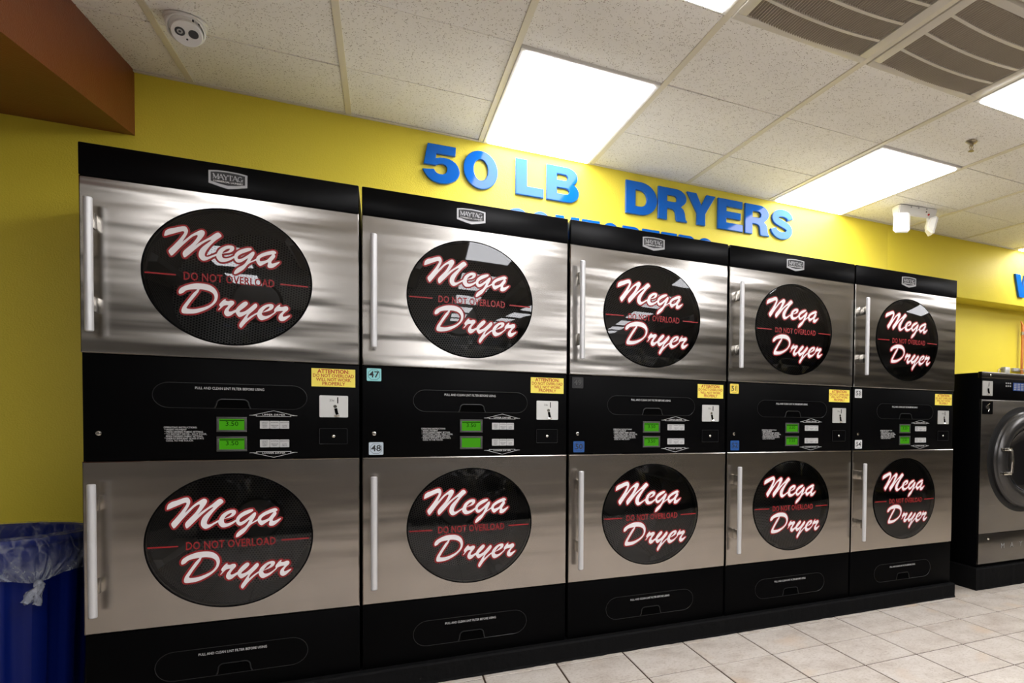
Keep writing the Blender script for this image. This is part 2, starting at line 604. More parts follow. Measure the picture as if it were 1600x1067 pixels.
# burnt-orange boxed beam that runs from the back wall out over the room
_b = MB()
_bs = 0.075
def _bz(y): return 2.361 - _bs * (YW - y)
_xa = lambda y: -0.039 - 0.045 * (YW - y)
vs = []
for y in (YW, -1.05):
    for x, z in ((_xa(y), _bz(y)), (_xa(y), 2.70), (X_LEFT, 2.70), (X_LEFT, _bz(y))):
        vs.append((x, y, z))
_b.add(vs, [[0, 1, 2, 3], [7, 6, 5, 4], [0, 4, 5, 1], [1, 5, 6, 2], [2, 6, 7, 3], [3, 7, 4, 0]], M_ORANGE)
struct('beam', _b)

# ---- floor: grout bed, single tiles where the photo shows them, the rest as a field
FX, FY, SX, SY = 2.5666, -0.0706, 0.3177, 0.3243
floor = struct('floor', MB().box(X_LEFT - 0.1, X_RIGHT + 0.1, Y_FRONT - 0.1, YR + 0.15, -0.06, -0.0025, M_GROUT))
def tile_geo(mb, x0, y0, x1, y1):
    g, e = 0.0028, 0.002
    vs = [(x0 + g, y0 + g, -0.004), (x1 - g, y0 + g, -0.004), (x1 - g, y1 - g, -0.004), (x0 + g, y1 - g, -0.004),
          (x0 + g + e, y0 + g + e, 0), (x1 - g - e, y0 + g + e, 0), (x1 - g - e, y1 - g - e, 0), (x0 + g + e, y1 - g - e, 0)]
    mb.add(vs, [[4, 5, 6, 7], [0, 1, 5, 4], [1, 2, 6, 5], [2, 3, 7, 6], [3, 0, 4, 7]], M_FLOOR)
_tm = MB(); tile_geo(_tm, -SX / 2, -SY / 2, SX / 2, SY / 2)
tile_me = _tm.mesh('floor_tile')
field = MB()
for i in range(-16, 28):
    for j in range(-4, 38):
        x0 = FX + i * SX; y1 = FY - j * SY; y0 = y1 - SY
        if x0 < X_LEFT - 0.3 or x0 > X_RIGHT or y0 < Y_FRONT - 0.3 or y0 > YR: continue
        if -6 <= i <= 14 and -2 <= j <= 8:
            if j < -1 and i < 4: continue
            link('floor_tile', tile_me, floor, loc=(x0 + SX / 2, y0 + SY / 2, random.uniform(-0.0006, 0.0004)),
                 rot=(0, 0, random.choice((0, math.pi)))) 
        else:
            tile_geo(field, x0, y0, x0 + SX, y1)
field.obj('floor_tile_field', floor, kind='stuff')

# ---- suspended ceiling (local frame: y = minus the distance from the back wall, z = 0 on the grid face)
ceiling = struct('ceiling', MB().box(X_LEFT, X_RIGHT, -12.8, 0.0, 0.030, 0.045, M_TILE), loc=(0, YW, H), rot=(TILT, 0, 0))
def ceil_pt(x, d, z=0.0):
    """world position of a point d metres out from the back wall, z above the grid face"""
    return Vector((x, YW - d * math.cos(TILT) - z * math.sin(TILT), H - d * math.sin(TILT) + z * math.cos(TILT)))
ROWS = [0.0, C0] + [C0 + k * TY for k in range(1, 21)]
K0 = -4
COLS = [GX + k * TX for k in range(K0, 18)]
# fittings: (col index k -> x = GX+k*TX, first row, rows)
LIGHTS = [(k, r, 2) for r in (0, 3, 6, 9, 12, 15, 18) for k in (-1, 2, 5, 9, 12) if not (r <= 3 and k == -1) and not (r >= 6 and k >= 9) and not (r >= 12 and k == -1)]
VENTS = [(3, 3), (4, 3)]
used = set()
for k, r, n in LIGHTS:
    for a in range(n): used.add((k - K0, r + a))
for k, r in VENTS: used.add((k - K0, r))
tile_cache = {}
tfield = MB()
for ci in range(len(COLS) - 1):
    for ri in range(len(ROWS) - 1):
        x0, x1, d0, d1 = COLS[ci], COLS[ci + 1], ROWS[ri], ROWS[ri + 1]
        if x1 < -0.05 and ri < 3: continue
        if (ci, ri) not in used:
            key = (round(x1 - x0, 3), round(d1 - d0, 3))
            if key not in tile_cache:
                tile_cache[key] = MB().box(-key[0] / 2 + .004, key[0] / 2 - .004, -key[1] / 2 + .0045, key[1] / 2 - .0045, 0.004, 0.018, M_TILE).mesh('ceiling_tile')
            if ri > 9 or x1 > 8.5:
                tfield.box(x0 + .004, x1 - .004, -d1 + .003, -d0 - .003, 0.004, 0.018, M_TILE)
                continue
            link('ceiling_tile', tile_cache[key], ceiling, loc=((x0 + x1) / 2, -(d0 + d1) / 2, random.uniform(0, 0.002)),
                 rot=(random.uniform(-.003, .003), random.uniform(-.003, .003), 0))
tfield.obj('ceiling_tile_field', ceiling, kind='stuff')
_mt = MB().box(-0.012, 0.012, -12.7, 0, -0.001, 0.006, M_TBAR).mesh('main_tee')
for x in COLS[1:]:
    if x < -0.05: continue
    link('main_tee', _mt, ceiling, loc=(x, 0, 0))
_ct = MB().box(-TX / 2 + .012, TX / 2 - .012, -0.008, 0.008, 0.011, 0.016, M_TBAR).mesh('cross_tee')
for ci in range(0, len(COLS) - 1):
    for ri in range(1, len(ROWS)):
        a, b = (ci, ri - 1) in used, (ci, ri) in used
        inside = any(ci == k - K0 and r < ri < r + n for k, r, n in LIGHTS)
        if inside or ri > 9 or COLS[ci + 1] > 8.5 or (COLS[ci + 1] < -0.05): continue
        link('cross_tee', _ct, ceiling, loc=((COLS[ci] + COLS[ci + 1]) / 2, -ROWS[ri], 0))
MB().box(-0.05, X_RIGHT, -0.016, 0, -0.003, 0.004, M_TBAR).obj('wall_angle', ceiling)

# ================================================================== CEILING FITTINGS
LIGHT_LABELS = {
    (2, 0): 'lit ceiling light panel against the yellow wall, above the 50 LB letters',
    (5, 0): 'lit ceiling light panel against the yellow wall, right of the word DRYERS',
    (9, 0): 'lit ceiling light panel at the right edge, above the washer sign letter',
    (2, 3): 'lit ceiling light panel cut off by the top edge, left of the two air grilles',
    (5, 3): 'lit ceiling light panel at the right edge, beside the two air grilles',
}
lp_cache = {}
for k, r, n in LIGHTS:
    d0, d1 = ROWS[r], ROWS[r + n]
    w, L = TX - 0.026, d1 - d0 - 0.016
    key = round(L, 3)
    if key not in lp_cache:
        fr = MB()
        b = 0.020
        for (a0, a1, b0, b1) in ((-w / 2, w / 2, -L / 2, -L / 2 + b), (-w / 2, w / 2, L / 2 - b, L / 2), (-w / 2, -w / 2 + b, -L / 2 + b, L / 2 - b), (w / 2 - b, w / 2, -L / 2 + b, L / 2 - b)):
            fr.box(a0, a1, b0, b1, -0.004, 0.028, M_WHITE, 0.0015)
        fr.box(-w / 2, w / 2, -L / 2, L / 2, 0.024, 0.029, M_WHITE)
        df = MB().box(-w / 2 + b, w / 2 - b, -L / 2 + b, L / 2 - b, -0.012, 0.006, M_DIFF, 0.004)
        lp_cache[key] = (fr.mesh('frame'), df.mesh('diffuser'))
    c = ceil_pt(GX + (k + 0.5) * TX, (d0 + d1) / 2 + 0.002)
    t = thing('light_panel', LIGHT_LABELS.get((k, r), 'lit ceiling light panel outside the picture, farther along the ceiling'), 'ceiling light',
              c, (TILT, 0, 0), 'square white ceiling light panels')
    link('frame', lp_cache[key][0], t)
    link('diffuser', lp_cache[key][1], t)

# air return grilles: four bowed bands of fins
def vent(k, r, label):
    d0, d1 = ROWS[r], ROWS[r + 1]
    c = ceil_pt(GX + (k + 0.5) * TX, (d0 + d1) / 2)
    t = thing('air_grille', label, 'air vent', c, (TILT, 0, 0), 'air return grilles in the ceiling')
    hw = TX / 2 - 0.014; hl = TY / 2 - 0.010; b = 0.040
    fr = MB()
    for (a0, a1, b0, b1) in ((-hw, hw, -hl, -hl + b), (-hw, hw, hl - b, hl), (-hw, -hw + b, -hl + b, hl - b), (hw - b, hw, -hl + b, hl - b)):
        fr.box(a0, a1, b0, b1, -0.006, 0.020, M_VENTF, 0.002)
    fr.obj('frame', t)
    MB().box(-hw + .01, hw - .01, -hl + .01, hl - .01, 0.022, 0.027, M_VOID).obj('duct_back', t)
    iw = hw - b; il = hl - b
    sag = lambda x: -0.015 * (1 - (x / iw) ** 2)
    N = 4; dv = 0.016
    sec = (2 * il - dv * (N - 1)) / N
    for s in range(N):
        y1 = il - s * (sec + dv); y0 = y1 - sec
        fins = MB()
        cnt = 50
        for q in range(cnt + 1):
            x = -iw + 2 * iw * q / cnt
            z = sag(x)
            # slanted fin
            vs = []
            for yy in (y0, y1):
                vs += [(x - 0.0009 + .003, yy, z), (x + 0.0009 + .003, yy, z), (x + 0.0009 - .003, yy, z + 0.012), (x - 0.0009 - .003, yy, z + 0.012)]
            fins.add(vs, [[0, 1, 2, 3], [7, 6, 5, 4], [0, 4, 5, 1], [1, 5, 6, 2], [2, 6, 7, 3], [3, 7, 4, 0]], M_VENTB)
        fins.obj('fins', t, kind='stuff')
        if s < N - 1:
            dm = MB()
            M = 16
            vs = []; fs = []
            for q in range(M + 1):
                x = -iw - 0.002 + (2 * iw + 0.004) * q / M
                z = sag(min(max(x, -iw), iw))
                vs += [(x, y0, z - 0.003), (x, y0 - dv, z - 0.003), (x, y0 - dv, z + 0.010), (x, y0, z + 0.010)]
            for q in range(M):
                for e in range(4):
                    fs.append([q * 4 + e, q * 4 + (e + 1) % 4, q * 4 + 4 + (e + 1) % 4, q * 4 + 4 + e])
            fs += [[3, 2, 1, 0], [M * 4, M * 4 + 1, M * 4 + 2, M * 4 + 3]]
            dm.add(vs, fs, M_VENTF, True)
            dm.obj('divider_bar', t)
vent(3, 3, 'beige finned air return grille beside the top light panel, left of the two')
vent(4, 3, 'beige finned air return grille at the top right, right of the two')

# dome camera
dc = ceil_pt(0.268, 0.66)
t = thing('security_camera', 'white turret security camera on the ceiling near the orange beam', 'camera', dc, (TILT, 0, 0))
MB().lathe([(0.0, 0.002), (0.066, 0.002), (0.067, -0.006), (0.064, -0.010), (0.0, -0.010)], M_CAMWHITE, n=40).obj('mounting_ring', t)
def face_basis(n, upv=(0, 0, 1)):
    """matrix whose Z looks along n and whose X/Y are right/up for somebody facing it"""
    n = Vector(n).normalized(); u = Vector(upv); u = (u - n * u.dot(n)).normalized(); r = u.cross(n)
    return Matrix(((r.x, u.x, n.x, 0), (r.y, u.y, n.y, 0), (r.z, u.z, n.z, 0), (0, 0, 0, 1)))
q = face_basis((0.06, -0.76, -0.64))
hs = MB()
hs.lathe([(0.062, -0.010), (0.061, -0.022), (0.056, -0.040), (0.050, -0.052)], M_CAMWHITE, n=40)
h2 = MB().lathe([(0.054, -0.004), (0.058, 0.014), (0.057, 0.026), (0.053, 0.028), (0.0500, 0.016)], M_CAMWHITE, n=40)
hs.v += [tuple(q @ Vector(p) + Vector((0.004, -0.012, -0.030))) for p in h2.v]
off = len(hs.v) - len(h2.v)
hs.f += [[a + off for a in f] for f in h2.f]; hs.m += [hs.mi(M_CAMWHITE)] * len(h2.f); hs.s += [True] * len(h2.f)
hs.obj('housing', t)
eb = MB().lathe([(0.0, -0.044), (0.030, -0.034), (0.046, 0.0), (0.0475, 0.016), (0.0465, 0.026), (0.044, 0.0285), (0.0, 0.0285)], M_CAMWHITE, n=40)
me = eb.mesh('eyeball'); me.transform(Matrix.Translation((0.008, -0.020, -0.046)) @ q)
eyeo = link('eyeball', me, t)
def eye_disc(name, px, py, r, m, h=0.0):
    mb = MB().lathe([(0.0, 0.0292 + h), (r, 0.0292 + h), (r, 0.027)], m, n=24, origin=(px, py, 0))
    me = mb.mesh(name); me.transform(Matrix.Translation((0.008, -0.020, -0.046)) @ q)
    return link(name, me, eyeo)

eye_disc('lens', -0.019, 0.004, 0.0150, M_LENS, 0.0008)
eye_disc('lens_ring', -0.019, 0.004, 0.0085, M_GREYBOX, 0.0013)
eye_disc('lens_pupil', -0.019, 0.004, 0.0040, M_LENS, 0.0017)
eye_disc('infrared_window', 0.020, 0.004, 0.0150, M_LENS, 0.0008)
eye_disc('sensor_hole', 0.000, -0.019, 0.0030, M_LENS, 0.0006)
for px, py in ((0.030, -0.052), (0.045, -0.040)):
    MB().lathe([(0.0, -0.0225), (0.003, -0.0225), (0.003, -0.012)], M_LENS, n=10, origin=(px, py, 0)).obj('screw_hole', t)

# sprinkler head
sp = ceil_pt(3.562, 1.459)
t = thing('sprinkler_head', 'small brass fire sprinkler head hanging from a ceiling tile', 'sprinkler', sp, (TILT, 0, 0))
MB().lathe([(0.0, 0.004), (0.030, 0.004), (0.031, 0.0), (0.020, -0.007), (0.010, -0.009), (0.010, -0.020), (0.0, -0.020)], M_BRASS, n=24).obj('escutcheon', t)
MB().tube([(-0.009, 0, -0.018), (-0.013, 0, -0.028), (-0.006, 0, -0.040), (0, 0, -0.044)], 0.0025, M_BRASS, 8) \
    .tube([(0.009, 0, -0.018), (0.013, 0, -0.028), (0.006, 0, -0.040), (0, 0, -0.044)], 0.0025, M_BRASS, 8) \
    .tube([(0, 0, -0.02), (0, 0, -0.04)], 0.0028, M_BRASS, 8).obj('frame_arms', t)
MB().lathe([(0.0, -0.044), (0.015, -0.045), (0.015, -0.0465), (0.0, -0.047)], M_BRASS, n=20).obj('deflector', t)

# emergency light with two lamp heads
el = ceil_pt(4.135, 0.415)
t = thing('emergency_light', 'white twin-head emergency light on the ceiling near the wall', 'emergency light', el, (TILT, 0, -0.16))
vs = [(-0.155, -0.052, 0.003), (0.155, -0.052, 0.003), (0.155, 0.052, 0.003), (-0.155, 0.052, 0.003),
      (-0.148, -0.036, -0.062), (0.148, -0.036, -0.062), (0.148, 0.046, -0.062), (-0.148, 0.046, -0.062)]
bm = bmesh.new()
bv = [bm.verts.new(p) for p in vs]
for f in ([0, 1, 2, 3], [7, 6, 5, 4], [0, 4, 5, 1], [1, 5, 6, 2], [2, 6, 7, 3], [3, 7, 4, 0]):
    bm.faces.new([bv[a] for a in f])
bmesh.ops.bevel(bm, geom=list(bm.edges), offset=0.006, segments=2, affect='EDGES')
_m = MB(); _m.bm(bm, M_WHITE, True); _m.obj('housing', t)
for x in (-0.06, 0.0, 0.065):
    MB().box(x - 0.004, x + 0.004, -0.0535, -0.045, -0.012, -0.004, M_GREYBOX).obj('vent_slot', t)
MB().lathe([(0.0, -0.052), (0.0055, -0.052), (0.0055, -0.040)], M_RED, 'Y', 12, (0.085, 0, -0.042)).obj('indicator_lamp', t)
MB().lathe([(0.0, -0.050), (0.004, -0.050), (0.004, -0.042)], M_LENS, 'Y', 12, (0.065, 0, -0.026)).obj('test_button', t)
def lamp_head(pos, n, s):
    B = Matrix.Translation(pos) @ face_basis(n)
    hm = MB()
    bm = bmesh.new(); bmesh.ops.create_cube(bm, size=1)
    for v in bm.verts:
        k = 1.0 if v.co.z > 0 else 0.55
        v.co = Vector((v.co.x * 0.098 * k * s, v.co.y * 0.115 * k * s, v.co.z * 0.058))
    bmesh.ops.bevel(bm, geom=list(bm.edges), offset=0.013, segments=3, affect='EDGES')
    hm.bm(bm, M_WHITE, True)
    me = hm.mesh('lamp_head'); me.transform(B)
    h = link('lamp_head', me, t)
    le = MB().plate(rrect(-0.036 * s, 0.036 * s, -0.044 * s, 0.044 * s, 0.012), -0.0305, -0.028, M_WHITE)
    me = le.mesh('lamp_lens'); me.transform(B @ Matrix(((1, 0, 0, 0), (0, 0, 1, 0), (0, -1, 0, 0), (0, 0, 0, 1))))
    link('lamp_lens', me, h)
    link('swivel', MB().tube([Vector(pos) - Vector(n).normalized() * 0.012, (pos[0] * 0.92, pos[1] + 0.02, -0.055)], 0.012, M_WHITE, 12).mesh('swivel'), h)
lamp_head((-0.120, -0.030, -0.118), (-0.50, -0.84, -0.10), 1.28)
lamp_head((0.105, -0.040, -0.112), (0.93, -0.25, -0.25), 1.22)

# ================================================================== WALL LETTERS
def arc(cx, cz, rx, rz, a0, a1, n=12):
    return [(cx + rx * math.cos(math.radians(a0 + (a1 - a0) * i / n)), cz + rz * math.sin(math.radians(a0 + (a1 - a0) * i / n))) for i in range(n + 1)]
def stroke(pts, w, sub=4):
    p = catmull(pts, sub, False)
    a, b = [], []
    for i in range(len(p)):
        q0, q1 = p[max(i - 1, 0)], p[min(i + 1, len(p) - 1)]
        dx, dz = q1[0] - q0[0], q1[1] - q0[1]
        L = math.hypot(dx, dz) or 1
        a.append((p[i][0] - dz / L * w / 2, p[i][1] + dx / L * w / 2)); b.append((p[i][0] + dz / L * w / 2, p[i][1] - dx / L * w / 2))
    return a + b[::-1]
GLYPH = {
 '5': [[(0.084, 1.003), (0.726, 1.015), (0.713, 0.78), (0.283, 0.768), (0.269, 0.643), (0.363, 0.673), (0.45, 0.684), (0.51, 0.683), (0.59, 0.668), (0.659, 0.639), (0.72, 0.592), (0.768, 0.528), (0.80, 0.455), (0.815, 0.374), (0.808, 0.29), (0.782, 0.219), (0.73, 0.14), (0.646, 0.075), (0.56, 0.025), (0.457, -0.004), (0.35, -0.012), (0.244, 0.01), (0.15, 0.055), (0.085, 0.115), (0.02, 0.205), (-0.03, 0.309), (0.23, 0.345), (0.255, 0.29), (0.296, 0.255), (0.36, 0.235), (0.43, 0.241), (0.49, 0.285), (0.524, 0.362), (0.52, 0.44), (0.487, 0.489), (0.43, 0.512), (0.376, 0.509), (0.31, 0.488), (0.264, 0.452), (-0.007, 0.447)]],
 '0': [arc(0.45, 0.5, 0.45, 0.52, 0, 350, 35), arc(0.45, 0.5, 0.185, 0.29, 0, 350, 35)],
 'L': [[(0, 0), (.78, 0), (.78, .26), (.32, .26), (.32, 1), (0, 1)]],
 'B': [[(0, 0)] + arc(.62, .285, .32, .285, -90, 62) + arc(.58, .735, .32, .265, -48, 90) + [(0, 1)],
       [(.30, .22)] + arc(.55, .305, .10, .085, -90, 90, 8) + [(.30, .39)], [(.30, .61)] + arc(.52, .695, .09, .085, -90, 90, 8) + [(.30, .78)]],
 'D': [[(0, 0)] + arc(.48, .5, .53, .5, -90, 90, 20) + [(0, 1)], [(.31, .25)] + arc(.46, .5, .22, .25, -90, 90, 14) + [(.31, .75)]],
 'R': [[(0, 0), (.31, 0), (.31, .36), (.44, .36), (.54, .34), (.60, .28), (.62, .16), (.63, .06), (.67, 0), (1.02, 0), (1.02, .04), (.97, .08), (.95, .18), (.93, .30), (.89, .39), (.80, .455)]
       + arc(.62, .725, .37, .275, -50, 90, 14) + [(0, 1)], [(.31, .58)] + arc(.55, .68, .11, .10, -90, 90, 8) + [(.31, .78)]],
 'Y': [[(.38, 0), (.70, 0), (.70, .38), (1.09, 1), (.74, 1), (.545, .64), (.35, 1), (0, 1), (.38, .38)]],
 'E': [[(0, 0), (.92, 0), (.92, .24), (.31, .24), (.31, .39), (.84, .39), (.84, .61), (.31, .61), (.31, .77), (.90, .77), (.90, 1), (0, 1)]],
 'S': [stroke([(.83, .69), (.79, .79), (.66, .865), (.47, .885), (.29, .84), (.19, .73), (.24, .615), (.42, .545), (.62, .485), (.77, .395), (.79, .265), (.68, .155), (.48, .115), (.29, .15), (.17, .24), (.13, .34)], .25)],
 'C': [stroke([(.86, .66), (.77, .81), (.58, .88), (.36, .83), (.19, .69), (.135, .5), (.19, .31), (.36, .17), (.58, .12), (.77, .19), (.86, .34)], .26)],
 'M': [[(0, 0), (.29, 0), (.29, .66), (.47, 0), (.75, 0), (.93, .66), (.93, 0), (1.22, 0), (1.22, 1), (.80, 1), (.61, .38), (.42, 1), (0, 1)]],
 'F': [[(0, 0), (.31, 0), (.31, .38), (.80, .38), (.80, .60), (.31, .60), (.31, .77), (.88, .77), (.88, 1), (0, 1)]],
 'T': [[(.31, 0), (.63, 0), (.63, .76), (.94, .76), (.94, 1), (0, 1), (0, .76), (.31, .76)]],
 'W': [[(0, 1), (.32, 1), (.44, .42), (.58, 1), (.86, 1), (1.0, .42), (1.12, 1), (1.44, 1), (1.18, 0), (.86, 0), (.72, .56), (.58, 0), (.26, 0)]],
}
GLYPH['O'] = GLYPH['0']
def glyph_width(ch):
    xs = [p[0] for p in GLYPH[ch][0]]
    return max(xs) - min(xs)
LET_D = 0.011
def wall_letter(ch, x0, x1, z0, z1, label, group):
    h = z1 - z0
    w0 = glyph_width(ch)
    xm = min(p[0] for p in GLYPH[ch][0])
    kx = (x1 - x0) / w0
    polys = [[((p[0] - xm) * kx, p[1] * h) for p in pl] for pl in GLYPH[ch]]
    me = curve_mesh('wall_letter', polys, M_BLUE, extrude=LET_D - 0.003, bevel=0.003, offset=-0.003)
    for p in me.polygons: p.use_smooth = False
    link('wall_letter', me, None, loc=(x0, YW - LET_D - 0.0005, z0), label=label, cat='letter', group=group)
Zb, Zt = 2.386, 2.584
for ch, x0, x1, lab in [
    ('5', 1.093, 1.272, 'blue raised digit 5 on the yellow wall'), ('0', 1.290, 1.463, 'blue raised digit 0 after the 5 on the yellow wall'),
    ('L', 1.556, 1.708, 'large blue letter L before the B on the yellow wall'), ('B', 1.724, 1.908, 'blue letter B on the yellow wall')]:
    dz = -0.012 if ch == '5' else (-0.004 if ch == '0' else 0.0)
    wall_letter(ch, x0, x1, Zb + dz, Zt + dz, lab, '50 LB letters on the wall')
for ch, x0, x1, lab in [
    ('D', 2.190, 2.390, 'blue letter D that begins the word DRYERS'), ('R', 2.397, 2.592, 'blue letter R between D and Y in DRYERS'),
    ('Y', 2.590, 2.790, 'blue letter Y in the word DRYERS'), ('E', 2.808, 2.992, 'blue letter E in the word DRYERS'),
    ('R', 3.008, 3.196, 'blue letter R between E and S in DRYERS'), ('S', 3.207, 3.385, 'blue letter S that ends the word DRYERS')]:
    wall_letter(ch, x0, x1, Zb, Zt, lab, 'DRYERS letters on the wall')
for ch, x0, x1, lab in [
    ('C', 1.497, 1.625, 'top of the blue letter C behind the second dryer'), ('O', 1.633, 1.755, 'top of the first blue letter O behind the second dryer'),
    ('M', 1.776, 1.912, 'top of the blue letter M behind the second and third dryers'), ('F', 1.929, 2.033, 'top of the blue letter F behind the third dryer'),
    ('O', 2.038, 2.160, 'top of the second blue letter O behind the third dryer'), ('R', 2.174, 2.290, 'top of the blue letter R left of the T behind the third dryer'),
    ('T', 2.298, 2.408, 'top of the blue letter T behind the third dryer'), ('E', 2.424, 2.526, 'top of the blue letter E behind the third dryer'),
    ('R', 2.540, 2.655, 'top of the blue letter R right of the E behind the third dryer'), ('S', 2.660, 2.775, 'top of the blue letter S that ends the lower row of letters')]:
    wall_letter(ch, x0, x1, 2.148, 2.306, lab, 'half-hidden lower row of letters')
wall_letter('W', 5.655, 5.955, 2.235, 2.432, 'blue letter W on the yellow wall above the washer', 'washer sign letters')

